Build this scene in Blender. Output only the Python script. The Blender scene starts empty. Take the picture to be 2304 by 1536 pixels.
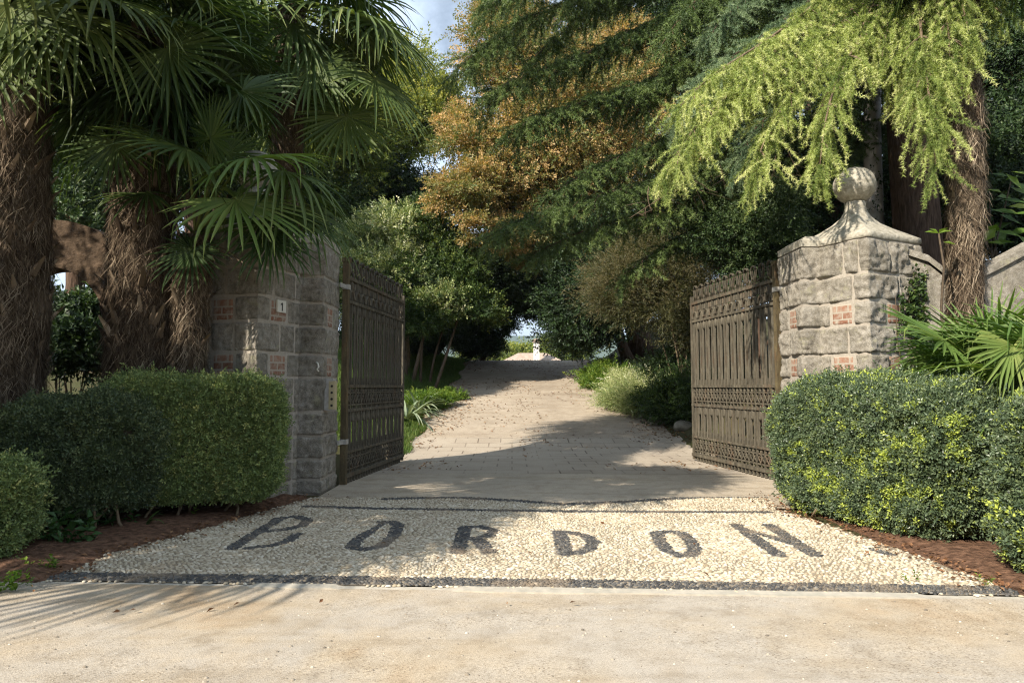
import bpy, math, random
import numpy as np
from mathutils import Vector, Matrix

rng = np.random.default_rng(7)
random.seed(7)
SC = bpy.context.scene
COL = SC.collection
R = math.radians

# ------------------------------------------------------------------ camera
CAMH, PITCH, F = 1.4, R(3.8), 1536.0
cd = bpy.data.cameras.new("camera"); cam = bpy.data.objects.new("camera", cd); COL.objects.link(cam)
cam.location = (0, 0, CAMH); cam.rotation_euler = (math.pi/2 + PITCH, 0, 0)
cd.sensor_width = 36; cd.lens = 24; cd.clip_start = 0.05; cd.clip_end = 20000
SC.camera = cam

def at(px, py, Y):
    """world point seen at photo pixel (px,py) at ground distance Y"""
    cx, cy = (px-1152)/F, (768-py)/F
    d = np.array([cx, math.cos(PITCH)-cy*math.sin(PITCH), math.sin(PITCH)+cy*math.cos(PITCH)])
    return np.array([0, 0, CAMH]) + d*(Y/d[1])

def gp(px, py, z=0.0):
    cx, cy = (px-1152)/F, (768-py)/F
    d = np.array([cx, math.cos(PITCH)-cy*math.sin(PITCH), math.sin(PITCH)+cy*math.cos(PITCH)])
    return np.array([0, 0, CAMH]) + d*((z-CAMH)/d[2])

# ------------------------------------------------------------------ numpy helpers
def nrm(a):
    a = np.asarray(a, float); return a/np.maximum(np.linalg.norm(a, axis=-1, keepdims=True), 1e-9)

def _hash(i, j, k, seed):
    h = (i*374761393 + j*668265263 + k*2147483647 + seed*974634777) & 0xffffffff
    h = ((h ^ (h >> 13))*1274126177) & 0xffffffff
    return ((h ^ (h >> 16)) & 0xffff)/65535.0

def vnoise(P, seed=0):
    P = np.asarray(P, float); i0 = np.floor(P).astype(np.int64); f = P-i0; f = f*f*(3-2*f); out = 0
    for a in (0, 1):
        for b in (0, 1):
            for c in (0, 1):
                w = (f[..., 0] if a else 1-f[..., 0])*(f[..., 1] if b else 1-f[..., 1])*(f[..., 2] if c else 1-f[..., 2])
                out = out + w*_hash(i0[..., 0]+a, i0[..., 1]+b, i0[..., 2]+c, seed)
    return out

def fbm(P, s=1.0, o=4, seed=0):
    P = np.asarray(P, float)*s; v = 0; a = .5; t = 0
    for k in range(o):
        v = v + a*vnoise(P*2**k + 17.3*k, seed+k); t += a; a *= .5
    return v/t

def sstep(a, b, x):
    t = np.clip((np.asarray(x, float)-a)/(b-a), 0, 1); return t*t*(3-2*t)

class Geo:
    """collects vertices, faces and one tone value per vertex"""
    def __init__(s): s.V = []; s.F = []; s.T = []; s.n = 0; s.UV = None
    def add(s, V, Fs, tone=.5):
        V = np.asarray(V, np.float32).reshape(-1, 3)
        if not isinstance(Fs, (list, tuple)): Fs = [Fs]
        for f in Fs:
            f = np.asarray(f, np.int64)
            if f.size: s.F.append(f+s.n)
        s.V.append(V); s.T.append(np.broadcast_to(np.asarray(tone, np.float32), (len(V),)))
        s.n += len(V); return s
    def box(s, c, h, M=None, tone=.5):
        v = np.array([[x, y, z] for x in (-1, 1) for y in (-1, 1) for z in (-1, 1)], float)*np.asarray(h, float)
        if M is not None: v = v@np.asarray(M).T
        return s.add(v+np.asarray(c, float), np.array([[0, 1, 3, 2], [4, 6, 7, 5], [0, 4, 5, 1], [2, 3, 7, 6], [0, 2, 6, 4], [1, 5, 7, 3]]), tone)
    def tube(s, pts, rad, sides=8, tone=.5, cap=True, ring=None):
        pts = np.asarray(pts, float); n = len(pts); rad = np.broadcast_to(np.asarray(rad, float), (n,))
        tg = nrm(np.gradient(pts, axis=0)) if n > 2 else nrm(np.repeat((pts[1]-pts[0])[None], 2, 0))
        ref = np.array([0, 0, 1.]) if abs(tg[:, 2]).mean() < .8 else np.array([1., 0, 0])
        u = nrm(np.cross(tg, ref)); w = np.cross(tg, u)
        a = np.arange(sides)*2*math.pi/sides
        V = pts[:, None] + rad[:, None, None]*(np.cos(a)[None, :, None]*u[:, None]+np.sin(a)[None, :, None]*w[:, None])
        if ring is not None: V = ring(V, pts)
        i = np.arange(n-1)[:, None]*sides; j = np.arange(sides)[None]; j2 = (j+1) % sides
        Fq = np.stack([i+j, i+j2, i+sides+j2, i+sides+j], -1).reshape(-1, 4)
        fs = [Fq]
        if cap: fs += [np.arange(sides)[None, ::-1], (np.arange(sides)+(n-1)*sides)[None]]
        return s.add(V.reshape(-1, 3), fs, tone)
    def lathe(s, prof, c, sides=24, tone=.5):
        prof = np.asarray(prof, float); a = np.arange(sides)*2*math.pi/sides
        V = np.stack([prof[:, 0:1]*np.cos(a), prof[:, 0:1]*np.sin(a), np.repeat(prof[:, 1:2], sides, 1)], -1)+np.asarray(c, float)
        i = np.arange(len(prof)-1)[:, None]*sides; j = np.arange(sides)[None]; j2 = (j+1) % sides
        return s.add(V.reshape(-1, 3), np.stack([i+j, i+j2, i+sides+j2, i+sides+j], -1).reshape(-1, 4), tone)
    def grid(s, P, tone=.5):
        P = np.asarray(P, float); a, b = P.shape[:2]; i = np.arange(a-1)[:, None]*b; j = np.arange(b-1)[None]
        t = tone.reshape(-1) if isinstance(tone, np.ndarray) else tone
        return s.add(P.reshape(-1, 3), np.stack([i+j, i+b+j, i+b+j+1, i+j+1], -1).reshape(-1, 4), t)
    def stamp(s, T, pos, dirs, scale, tone, roll=None, g=None):
        V, Fs, t = T; pos = np.asarray(pos, float); n = len(pos)
        if n == 0: return s
        g = g or rng
        z = nrm(dirs); r = g.normal(size=(n, 3)) if roll is None else np.broadcast_to(roll, (n, 3))
        x = nrm(np.cross(r, z)); y = np.cross(z, x); M = np.stack([x, y, z], 2)
        scale = np.broadcast_to(np.asarray(scale, float), (n,)); tone = np.broadcast_to(np.asarray(tone, float), (n,))
        W = (np.einsum('nij,kj->nki', M, V)*scale[:, None, None]+pos[:, None]).reshape(-1, 3)
        off = (np.arange(n)*len(V))[:, None, None]
        fs = [(f[None]+off).reshape(-1, f.shape[1]) for f in Fs]
        return s.add(W, fs, np.clip(tone[:, None]+t[None], 0, 1).reshape(-1))
    def mesh(s, name, mat, smooth=False):
        me = bpy.data.meshes.new(name)
        V = np.concatenate(s.V).astype(np.float32)
        me.vertices.add(len(V)); me.vertices.foreach_set("co", V.ravel())
        loops = np.concatenate([f.ravel() for f in s.F]).astype(np.int32)
        tot = np.concatenate([np.full(len(f), f.shape[1]) for f in s.F]).astype(np.int32)
        st = np.concatenate([[0], np.cumsum(tot)[:-1]]).astype(np.int32)
        me.loops.add(len(loops)); me.loops.foreach_set("vertex_index", loops)
        me.polygons.add(len(tot)); me.polygons.foreach_set("loop_start", st)
        me.update(calc_edges=True)
        me.polygons.foreach_set("use_smooth", np.full(len(tot), smooth))
        at_ = me.attributes.new("tone", 'FLOAT', 'POINT'); at_.data.foreach_set("value", np.concatenate(s.T).astype(np.float32))
        if s.UV is not None:
            uv = me.uv_layers.new(name="UVMap"); uv.data.foreach_set("uv", np.asarray(s.UV, np.float32)[loops].ravel())
        me.materials.append(mat); return me
    def obj(s, name, mat, parent=None, smooth=False, local=False):
        o = bpy.data.objects.new(name, s.mesh(name, mat, smooth)); COL.objects.link(o)
        if parent is not None:
            o.parent = parent
            if not local: o.matrix_parent_inverse = Matrix.Translation(-Vector(parent.location))
        return o

def tag(o, label=None, cat=None, group=None, kind=None):
    if label: o["label"] = label
    if cat: o["category"] = cat
    if group: o["group"] = group
    if kind: o["kind"] = kind
    return o

def thing(name, label, cat, loc=(0, 0, 0), group=None):
    o = bpy.data.objects.new(name, None); COL.objects.link(o); o.location = tuple(float(v) for v in loc)
    o.empty_display_size = .1
    return tag(o, label, cat, group)

# ------------------------------------------------------------------ materials
def new_mat(name):
    m = bpy.data.materials.new(name); m.use_nodes = True
    nt = m.node_tree; b = nt.nodes["Principled BSDF"]; return m, nt, b
def N(nt, typ, **kw):
    n = nt.nodes.new(typ)
    for k, v in kw.items():
        if k in n.inputs: n.inputs[k].default_value = v
        else: setattr(n, k, v)
    return n
def ramp(nt, fac, stops):
    r = nt.nodes.new("ShaderNodeValToRGB"); e = r.color_ramp.elements
    while len(e) < len(stops): e.new(.5)
    for q, (p, c) in zip(e, stops): q.position = p; q.color = (*c, 1) if len(c) == 3 else c
    nt.links.new(fac, r.inputs[0]); return r.outputs[0]
def noise(nt, scale, detail=4, rough=.55, vec=None, dist=0):
    n = N(nt, "ShaderNodeTexNoise", Scale=scale, Detail=detail, Roughness=rough, Distortion=dist)
    if vec is not None: nt.links.new(vec, n.inputs["Vector"])
    return n.outputs["Fac"]
def coords(nt, scale=(1, 1, 1), kind="Object"):
    t = nt.nodes.new("ShaderNodeTexCoord"); mp = N(nt, "ShaderNodeMapping"); mp.inputs["Scale"].default_value = scale
    nt.links.new(t.outputs[kind], mp.inputs["Vector"]); return mp.outputs[0]
def mix(nt, f, a, b, mode='MIX'):
    m = nt.nodes.new("ShaderNodeMix"); m.data_type = 'RGBA'; m.blend_type = mode
    for s, v in ((0, f), (6, a), (7, b)):
        if isinstance(v, (int, float)): m.inputs[s].default_value = v
        elif isinstance(v, tuple): m.inputs[s].default_value = (*v, 1)
        else: nt.links.new(v, m.inputs[s])
    return m.outputs[2]
def bump(nt, b, h, strength=.5, dist=.02):
    bp = N(nt, "ShaderNodeBump", Strength=strength, Distance=dist); nt.links.new(h, bp.inputs["Height"]); nt.links.new(bp.outputs[0], b.inputs["Normal"])
def setb(nt, b, col, rough=.8, spec=.3):
    if isinstance(col, tuple): b.inputs["Base Color"].default_value = (*col, 1)
    else: nt.links.new(col, b.inputs["Base Color"])
    b.inputs["Roughness"].default_value = rough; b.inputs["Specular IOR Level"].default_value = spec

def leaf_mat(name, stops, transl=.3, rough=.5, spec=.35):
    m, nt, b = new_mat(name)
    a = nt.nodes.new("ShaderNodeAttribute"); a.attribute_name = "tone"
    c = ramp(nt, a.outputs["Fac"], stops); setb(nt, b, c, rough, spec)
    t = nt.nodes.new("ShaderNodeBsdfTranslucent"); nt.links.new(mix(nt, 1.0, c, (1.25, 1.3, .6), 'MULTIPLY'), t.inputs[0])
    mx = nt.nodes.new("ShaderNodeMixShader"); mx.inputs[0].default_value = transl
    nt.links.new(b.outputs[0], mx.inputs[1]); nt.links.new(t.outputs[0], mx.inputs[2])
    nt.links.new(mx.outputs[0], nt.nodes["Material Output"].inputs[0]); return m

def plain(name, c1, c2, scale=8, rough=.8, spec=.3, bstr=.3, stretch=(1, 1, 1), detail=5, bdist=.01):
    m, nt, b = new_mat(name); v = coords(nt, stretch); f = noise(nt, scale, detail, .6, v)
    setb(nt, b, ramp(nt, f, [(.3, c1), (.7, c2)]), rough, spec)
    if bstr: bump(nt, b, f, bstr, bdist)
    return m

def stone_mat():
    m, nt, b = new_mat("granite"); v = coords(nt)
    big = noise(nt, 2.2, 4, .6, v); med = noise(nt, 14, 5, .65, v); fine = noise(nt, 130, 3, .7, v)
    c = ramp(nt, big, [(.3, (.27, .24, .19)), (.5, (.40, .355, .29)), (.72, (.50, .45, .38))])
    c = mix(nt, .55, c, ramp(nt, med, [(.32, (.09, .08, .06)), (.5, (.36, .325, .265)), (.7, (.60, .56, .49))]), 'MIX')
    c = mix(nt, .6, c, ramp(nt, fine, [(.35, (.35, .33, .31)), (.5, (1, 1, 1)), (.66, (1.35, 1.33, 1.3))]), 'MULTIPLY')
    st = noise(nt, 1.3, 5, .7, coords(nt, (1.6, 1.6, .6))); c = mix(nt, ramp(nt, st, [(.5, (0, 0, 0)), (.75, (.7, .7, .7))]), c, (.11, .10, .07))
    lich = noise(nt, 6.5, 6, .7, v); c = mix(nt, ramp(nt, lich, [(.56, (0, 0, 0)), (.66, (.6, .6, .6))]), c, (.43, .40, .26)); run = noise(nt, 3.5, 5, .65, coords(nt, (4, 4, .35))); c = mix(nt, ramp(nt, run, [(.55, (0, 0, 0)), (.75, (.55, .55, .55))]), c, (.13, .118, .09))
    setb(nt, b, c, .92, .2)
    ad = N(nt, "ShaderNodeMath", operation='ADD'); nt.links.new(med, ad.inputs[0]); nt.links.new(fine, ad.inputs[1])
    bump(nt, b, ad.outputs[0], .9, .03); return m
M = {}
M['stone'] = stone_mat()
M['mortar'] = plain('mortar', (.30, .26, .21), (.40, .36, .30), 30, .95, .1)
M['cap'] = plain('cap_stone', (.24, .215, .165), (.50, .46, .375), 16, .93, .15, .9, detail=12, bdist=.02)
def brick_mat(name, k=1.0, wash=.45):
    m, nt, b = new_mat(name)
    uv = nt.nodes.new("ShaderNodeTexCoord"); bt = N(nt, "ShaderNodeTexBrick"); nt.links.new(uv.outputs["UV"], bt.inputs["Vector"])
    bt.inputs["Scale"].default_value = 1; bt.inputs["Brick Width"].default_value = .17; bt.inputs["Row Height"].default_value = .095
    bt.inputs["Mortar Size"].default_value = .011; bt.inputs["Mortar Smooth"].default_value = .2; bt.inputs["Bias"].default_value = -.2
    bt.inputs["Color1"].default_value = (.22*k, .10*k, .062*k, 1); bt.inputs["Color2"].default_value = (.34*k, .185*k, .12*k, 1); bt.inputs["Mortar"].default_value = (.34*k, .30*k, .24*k, 1)
    n = noise(nt, 11, 6, .75, coords(nt)); c = mix(nt, ramp(nt, n, [(wash, (0, 0, 0)), (wash+.23, (.8, .8, .8))]), bt.outputs["Color"], (.36*k, .31*k, .245*k))
    setb(nt, b, c, .95, .1); bump(nt, b, bt.outputs["Fac"], -.6, .01); return m
M['brick'] = brick_mat('old_brick', 1.0, .42)
def worn_mat(name, c1, c2, c3, stretch, rust):
    m, nt, b = new_mat(name); v = coords(nt, stretch); f = noise(nt, 5, 9, .65, v); g_ = noise(nt, 2.3, 6, .7, coords(nt, (2.5, 2.5, .8)))
    c = ramp(nt, f, [(.3, c1), (.52, c2), (.72, c3)]); fine = noise(nt, 45, 4, .7, coords(nt))
    c = mix(nt, ramp(nt, g_, [(.52, (0, 0, 0)), (.70, (rust, rust, rust))]), c, (.17, .075, .035))
    c = mix(nt, .5, c, ramp(nt, fine, [(.35, (.55, .53, .5)), (.5, (1, 1, 1)), (.68, (1.25, 1.22, 1.15))]), 'MULTIPLY'); setb(nt, b, c, .75, .3); bump(nt, b, f, .35, .004); return m
M['gate'] = worn_mat('gate_paint', (.042, .037, .026), (.098, .084, .059), (.18, .158, .112), (3, 3, 1), .35)
M['gate_wood'] = worn_mat('gate_slat', (.045, .039, .028), (.108, .094, .068), (.18, .16, .118), (7, 7, .5), .15)
M['post'] = worn_mat('gate_post', (.05, .038, .02), (.10, .077, .04), (.17, .135, .065), (3, 3, .8), .6)
M['steel'] = plain('galvanised', (.3, .28, .25), (.42, .4, .36), 20, .5, .5, .1)
M['tile'] = plain('enamel', (.62, .59, .5), (.72, .69, .6), 12, .4, .5, .05)
M['ink'] = plain('black_paint', (.01, .01, .01), (.025, .025, .02), 12, .5, .4, 0)
M['panel_yellow'] = plain('panel_yellow', (.36, .30, .17), (.46, .38, .22), 20, .45, .5, .05)
M['bark'] = plain('bark', (.055, .035, .024), (.16, .105, .075), 9, .95, .1, .9, (3, 3, .5), 10, .05)
M['bark_pale'] = plain('pale_bark', (.34, .31, .28), (.56, .52, .48), 5, .9, .1, .4, (1, 1, .8), 8, .02)
M['twig'] = plain('twigs', (.055, .042, .03), (.12, .09, .06), 30, .95, .1, .3)
M['twig_pale'] = plain('cedar_twig', (.10, .07, .045), (.22, .16, .11), 20, .95, .1, .3)
M['stem'] = plain('shrub_stem', (.12, .09, .055), (.26, .20, .13), 12, .9, .1, .3, (2, 2, .5))
M['stem_dark'] = plain('dark_stem', (.06, .045, .03), (.15, .11, .075), 9, .95, .1, .5, (2, 2, .6))
M['palm_trunk'] = plain('palm_trunk', (.05, .037, .025), (.17, .13, .09), 7, .97, .08, 1.0, (2.2, 2.2, 1.2), 12, .06)
M['fibre_and_stubs'] = leaf_mat('palm_fibre', [(0, (.04, .027, .018)), (.5, (.15, .112, .075)), (1, (.40, .32, .23))], .1, .9, .1)
M['soil'] = plain('soil', (.05, .028, .018), (.24, .135, .085), 16, .97, .1, 1.0, detail=12, bdist=.05)
M['rock'] = plain('rock', (.10, .09, .065), (.30, .27, .215), 6, .9, .2, .8, detail=10, bdist=.03)

# leaves
G3 = lambda *c: [(i/(len(c)-1), k) for i, k in enumerate(c)]
M['hedge_yellow'] = leaf_mat('box_leaf_yellow_tipped', G3((0.067, 0.101, 0.056), (0.106, 0.151, 0.078), (0.168, 0.213, 0.106), (0.336, 0.414, 0.090), (0.515, 0.582, 0.101)), .22, .38, .5)
M['hedge_dark'] = leaf_mat('box_leaf_dark', G3((0.045, 0.068, 0.034), (0.075, 0.105, 0.048), (0.125, 0.160, 0.068), (0.190, 0.210, 0.090)), .2)
M['hedge_warm'] = leaf_mat('box_leaf_olive', G3((0.108, 0.149, 0.054), (0.176, 0.243, 0.081), (0.297, 0.351, 0.121), (0.486, 0.459, 0.162)), .2)
M['palm'] = leaf_mat('palm_leaf', G3((0.022, 0.043, 0.013), (0.050, 0.086, 0.023), (0.119, 0.162, 0.044), (0.308, 0.324, 0.103)), .3, .5, .3)
M['palm_lit'] = leaf_mat('lit_palm_leaf', G3((0.042, 0.084, 0.018), (0.078, 0.144, 0.029), (0.144, 0.216, 0.050), (0.288, 0.324, 0.096)), .35, .5, .3)  # brighter copy of the palm leaf, sunlit look put into its colour
M['cedar_dark'] = leaf_mat('cedar_needle_dark', G3((0.034, 0.058, 0.019), (0.068, 0.110, 0.032), (0.143, 0.204, 0.058), (0.272, 0.320, 0.102)), .15)
M['cedar_gold'] = leaf_mat('cedar_needle_gold', G3((0.064, 0.104, 0.026), (0.166, 0.232, 0.055), (0.410, 0.476, 0.138), (0.780, 0.780, 0.385)), .25)
M['cedar_blue'] = leaf_mat('cedar_needle_blue', G3((0.050, 0.094, 0.056), (0.100, 0.163, 0.088), (0.188, 0.263, 0.138), (0.375, 0.450, 0.250)), .2)
M['beech'] = leaf_mat('copper_beech_leaf', G3((0.139, 0.182, 0.063), (0.248, 0.231, 0.084), (0.465, 0.308, 0.133), (0.775, 0.518, 0.252)), .35)
M['yellowgreen'] = leaf_mat('yellow_green_leaf', G3((0.084, 0.118, 0.034), (0.168, 0.218, 0.050), (0.319, 0.336, 0.076), (0.538, 0.487, 0.118)), .4)
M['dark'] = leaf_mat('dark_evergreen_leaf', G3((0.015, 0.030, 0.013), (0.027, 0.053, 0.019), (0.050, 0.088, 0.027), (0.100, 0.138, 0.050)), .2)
M['holly'] = leaf_mat('grey_green_leaf', G3((0.115, 0.167, 0.065), (0.252, 0.312, 0.115), (0.551, 0.556, 0.275), (0.780, 0.780, 0.597)), .25)
M['bamboo'] = leaf_mat('bamboo_leaf', G3((0.085, 0.090, 0.036), (0.152, 0.153, 0.054), (0.247, 0.216, 0.081), (0.399, 0.288, 0.135)), .3)
M['thicket'] = leaf_mat('thicket_leaf', G3((.04, .05, .018), (.075, .08, .03), (.125, .115, .05), (.21, .165, .085)), .3)
M['bright'] = leaf_mat('bright_leaf', G3((.05, .11, .015), (.10, .18, .025), (.2, .28, .04), (.34, .38, .07)), .4)
M['strap'] = leaf_mat('blue_green_strap_leaf', G3((0.065, 0.104, 0.058), (0.143, 0.195, 0.117), (0.260, 0.312, 0.195), (0.429, 0.455, 0.312)), .2)
M['ivy'] = leaf_mat('ivy_leaf', G3((.025, .05, .014), (.05, .09, .022), (.10, .15, .035), (.2, .24, .06)), .25)
M['nettle'] = leaf_mat('nettle_leaf', G3((.03, .07, .02), (.05, .11, .03), (.09, .15, .04)), .3)
M['grass'] = leaf_mat('grass_blade', G3((0.040, 0.080, 0.016), (0.075, 0.135, 0.025), (0.130, 0.190, 0.040), (0.220, 0.260, 0.075)), .3)
M['litter'] = leaf_mat('dead_leaf', G3((.09, .045, .022), (.19, .09, .045), (.31, .18, .095), (.42, .29, .17)), .1, .8, .1)
M['pebbles'] = leaf_mat('stone_chip', G3((.05, .045, .04), (.25, .21, .16), (.45, .40, .32), (.62, .57, .48)), .0, .85, .2)

def pebble_mat(name, stops, rough):
    m, nt, b = new_mat(name); a = nt.nodes.new("ShaderNodeAttribute"); a.attribute_name = "tone"
    c = ramp(nt, a.outputs["Fac"], stops)
    st = noise(nt, 1.6, 6, .65, coords(nt)); c = mix(nt, ramp(nt, st, [(.52, (0, 0, 0)), (.72, (.55, .55, .55))]), c, (.36, .26, .16))
    setb(nt, b, c, rough, .3); return m
M['peb_white'] = pebble_mat('cream_pebble', G3((.24, .19, .12), (.39, .325, .225), (.49, .42, .31), (.62, .555, .44)), .7)
M['peb_black'] = pebble_mat('black_pebble', G3((.040, .039, .038), (.068, .066, .063), (.115, .11, .10), (.26, .235, .195)), .65)

# ------------------------------------------------------------------ terrain
def hz(x, y):
    x = np.asarray(x, float); y = np.asarray(y, float)
    zd = .166*np.where(y < 14, 0, np.where(y < 16, (y-14)**2/4, y-15))
    zc = .166*(29.5-15)
    zd = np.where(y > 29.5, zc+.166*(y-29.5)-.031*(y-29.5)**2, zd)
    zd = np.where(y > 36, zc+.166*6.5-.031*6.5**2-.237*(y-36), zd)
    zd = np.maximum(zd, -16)
    k = sstep(10.8, 15.5, y)*(1-sstep(30, 45, y))
    left = 1.25*sstep(0, 3.4, -2.15-.10*np.sin(y*.7)-x)
    right = 1.9*sstep(0, 3.0, x-3.75-.15*np.sin(y*.6))
    side = (left+right)*k
    w = .02*(fbm(np.stack([x*.35, y*.35, 0*x], -1), 1, 3, 3)-.5)
    return zd+side+w*sstep(60, 20, np.abs(y))

def P3(x, y, dz=0): return np.array([x, y, float(hz(x, y))+dz])

def nonuni(a, b, core, n1, far):
    return np.unique(np.concatenate([np.arange(a, b+1e-6, core), a-np.geomspace(core, far, n1), b+np.geomspace(core, far, n1)]))
def sheet(xs, ys, dz=0.0):
    X, Y = np.meshgrid(xs, ys, indexing='ij'); return np.stack([X, Y, hz(X, Y)+dz], -1)
def dirt_mat():
    m, nt, b = new_mat("ground_dirt"); v = coords(nt)
    f = noise(nt, .6, 6, .6, v); g = noise(nt, 30, 6, .7, v)
    c = ramp(nt, f, [(.3, (.10, .075, .045)), (.6, (.07, .075, .03)), (.75, (.16, .12, .075))])
    c = mix(nt, .5, c, ramp(nt, g, [(.35, (.4, .35, .3)), (.6, (1, 1, 1))]), 'MULTIPLY'); setb(nt, b, c, .97, .1); bump(nt, b, g, .6, .03); return m
M['ground'] = dirt_mat()
g = Geo(); g.grid(sheet(nonuni(-12, 14, .35, 40, 6000), nonuni(-4, 48, .35, 40, 6000)))
tag(g.obj("ground", M['ground'], None, True), kind="structure")

def gravel_mat(name, cols, drive=False):
    m, nt, b = new_mat(name); v = coords(nt)
    big = noise(nt, .55, 5, .62, v, .3); med = noise(nt, 4.5, 6, .65, v); fine = noise(nt, 120, 5, .8, v)
    vo = N(nt, "ShaderNodeTexVoronoi", Scale=120.0); nt.links.new(v, vo.inputs["Vector"])
    vb = N(nt, "ShaderNodeTexVoronoi", Scale=38.0); nt.links.new(v, vb.inputs["Vector"])
    c = ramp(nt, big, cols)
    c = mix(nt, .45, c, ramp(nt, med, [(.33, (.62, .57, .5)), (.5, (1, 1, 1)), (.68, (1.12, 1.1, 1.06))]), 'MULTIPLY')
    c = mix(nt, .7, c, ramp(nt, fine, [(.34, (.5, .47, .43)), (.47, (1, 1, 1)), (.7, (1.15, 1.14, 1.12))]), 'MULTIPLY')
    sp = N(nt, "ShaderNodeSeparateColor"); nt.links.new(vo.outputs["Color"], sp.inputs[0])
    chip = ramp(nt, sp.outputs[0], [(0, (.45, .42, .39)), (.14, (.8, .78, .75)), (.5, (1, 1, 1)), (.9, (1.05, 1.05, 1.04)), (1, (1.25, 1.22, 1.16))])
    msk = ramp(nt, noise(nt, .8, 4, .6, coords(nt, (1, 1.4, 1))), [(.38, (.12, .12, .12)), (.62, (.9, .9, .9))])
    c = mix(nt, msk, c, mix(nt, 1.0, c, chip, 'MULTIPLY'))
    setb(nt, b, c, .95, .12)
    ad = N(nt, "ShaderNodeMath", operation='ADD'); nt.links.new(fine, ad.inputs[0]); nt.links.new(vo.outputs["Distance"], ad.inputs[1])
    ad2 = N(nt, "ShaderNodeMath", operation='ADD'); nt.links.new(ad.outputs[0], ad2.inputs[0]); nt.links.new(med, ad2.inputs[1])
    tr = noise(nt, 1.0, 5, .6, coords(nt, (.35, 2.6, 1)), .6); c = mix(nt, .55, c, ramp(nt, tr, [(.36, (.80, .76, .70)), (.5, (1, 1, 1)), (.66, (1.05, 1.03, 1.0))]), 'MULTIPLY'); setb(nt, b, c, .95, .12)
    bump(nt, b, ad2.outputs[0], .28, .010); return m
M['road'] = gravel_mat("sandy_gravel", [(.3, (.375, .31, .23)), (.44, (.41, .365, .305)), (.56, (.415, .345, .255)), (.66, (.36, .265, .17))])
M['drive'] = gravel_mat("drive_gravel", [(.3, (.29, .24, .185)), (.5, (.38, .32, .25)), (.7, (.43, .365, .285))])
M['slab'] = gravel_mat("dusty_concrete", [(.3, (.38, .33, .26)), (.5, (.43, .37, .29)), (.7, (.48, .41, .315))])

# foreground road, front of the pebble apron
g = Geo(); xs = np.linspace(-14, 14, 150); ys = np.linspace(-6, 1, 60)
X, T = np.meshgrid(xs, np.linspace(0, 1, 60), indexing='ij')
yf = 4.78-.058*(X)+.03*np.sin(X*1.7)+.45*sstep(-3.0, -5.5, X)+.10*sstep(3.0, 5, X)
Yv = -6+(yf+6)*T
g.grid(np.stack([X, Yv, hz(X, Yv)+.012], -1)); tag(g.obj("gravel_road", M['road'], None, True), kind="structure")

# driveway ribbon (from the threshold up over the crest)
g = Geo(); ys = np.linspace(8.0, 34, 200); ts = np.linspace(0, 1, 60)
Yv, T = np.meshgrid(ys, ts, indexing='ij')
xl = -2.35-.10*np.sin(Yv*.7)+.35*sstep(20, 30, Yv)+.10*np.sin(Yv*2.3); xr = 3.95+.12*np.sin(Yv*.6)-.55*sstep(16, 30, Yv)+.1*np.sin(Yv*1.9)
Xv = xl+(xr-xl)*T; g.grid(np.stack([Xv, Yv, hz(Xv, Yv)+.010], -1))
tag(g.obj("driveway", M['drive'], None, True), kind="structure")

# threshold: worn concrete and a band of brick setts, in the gateway
def sett_mat():
    m, nt, b = new_mat("worn_setts"); v = coords(nt)
    bt = N(nt, "ShaderNodeTexBrick"); nt.links.new(coords(nt), bt.inputs["Vector"])
    bt.inputs["Scale"].default_value = 1; bt.inputs["Brick Width"].default_value = .52; bt.inputs["Row Height"].default_value = .46
    bt.inputs["Mortar Size"].default_value = .016; bt.inputs["Mortar Smooth"].default_value = .4
    bt.inputs["Color1"].default_value = (.34, .285, .22, 1); bt.inputs["Color2"].default_value = (.41, .35, .275, 1); bt.inputs["Mortar"].default_value = (.13, .10, .075, 1)
    wear = noise(nt, 1.1, 5, .65, v); dust = mix(nt, ramp(nt, wear, [(.40, (.08, .08, .08)), (.60, (1, 1, 1))]), bt.outputs["Color"], (.41, .35, .275))
    f = noise(nt, 60, 4, .7, v); c = mix(nt, .6, dust, ramp(nt, f, [(.35, (.6, .57, .53)), (.5, (1, 1, 1))]), 'MULTIPLY')
    setb(nt, b, c, .93, .15); bump(nt, b, f, .4, .015); return m
M['sett'] = sett_mat()
def strip(name, mat, y0, y1, x0, x1, dz):
    g = Geo(); g.grid(sheet(np.linspace(x0, x1, 60), np.linspace(y0, y1, 24), dz)); return tag(g.obj(name, mat, None, True), kind="structure")
strip("threshold_slab", M['slab'], 7.9, 11.0, -2.45, 4.0, .016)
strip("paver_band", M['sett'], 11.0, 16.2, -2.42, 3.95, .018)

# ------------------------------------------------------------------ pebble apron with its letters
EDGE = [gp(*p)[:2] for p in [(70, 1322), (250, 1246), (420, 1203), (560, 1162), (700, 1122), (870, 1121), (1010, 1118), (1150, 1125), (1270, 1134), (1400, 1129), (1560, 1118),
        (1725, 1116), (1750, 1148), (1850, 1178), (1990, 1228), (2150, 1285), (2290, 1338)]]
XS = np.linspace(-4.4, 4.4, 90)
def front_y(x): return 4.80-.058*np.asarray(x)+.03*np.sin(np.asarray(x)*1.7)*0
POLY = np.array(EDGE+[np.array([x, front_y(x)]) for x in np.linspace(EDGE[-1][0]-.05, EDGE[0][0]+.05, 20)])
def inside(p, poly):
    x, y = p[:, 0], p[:, 1]; c = np.zeros(len(p), bool); j = len(poly)-1
    for i in range(len(poly)):
        xi, yi = poly[i]; xj, yj = poly[j]
        k = ((yi > y) != (yj > y)) & (x < (xj-xi)*(y-yi)/(yj-yi+1e-12)+xi); c ^= k; j = i
    return c
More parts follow.
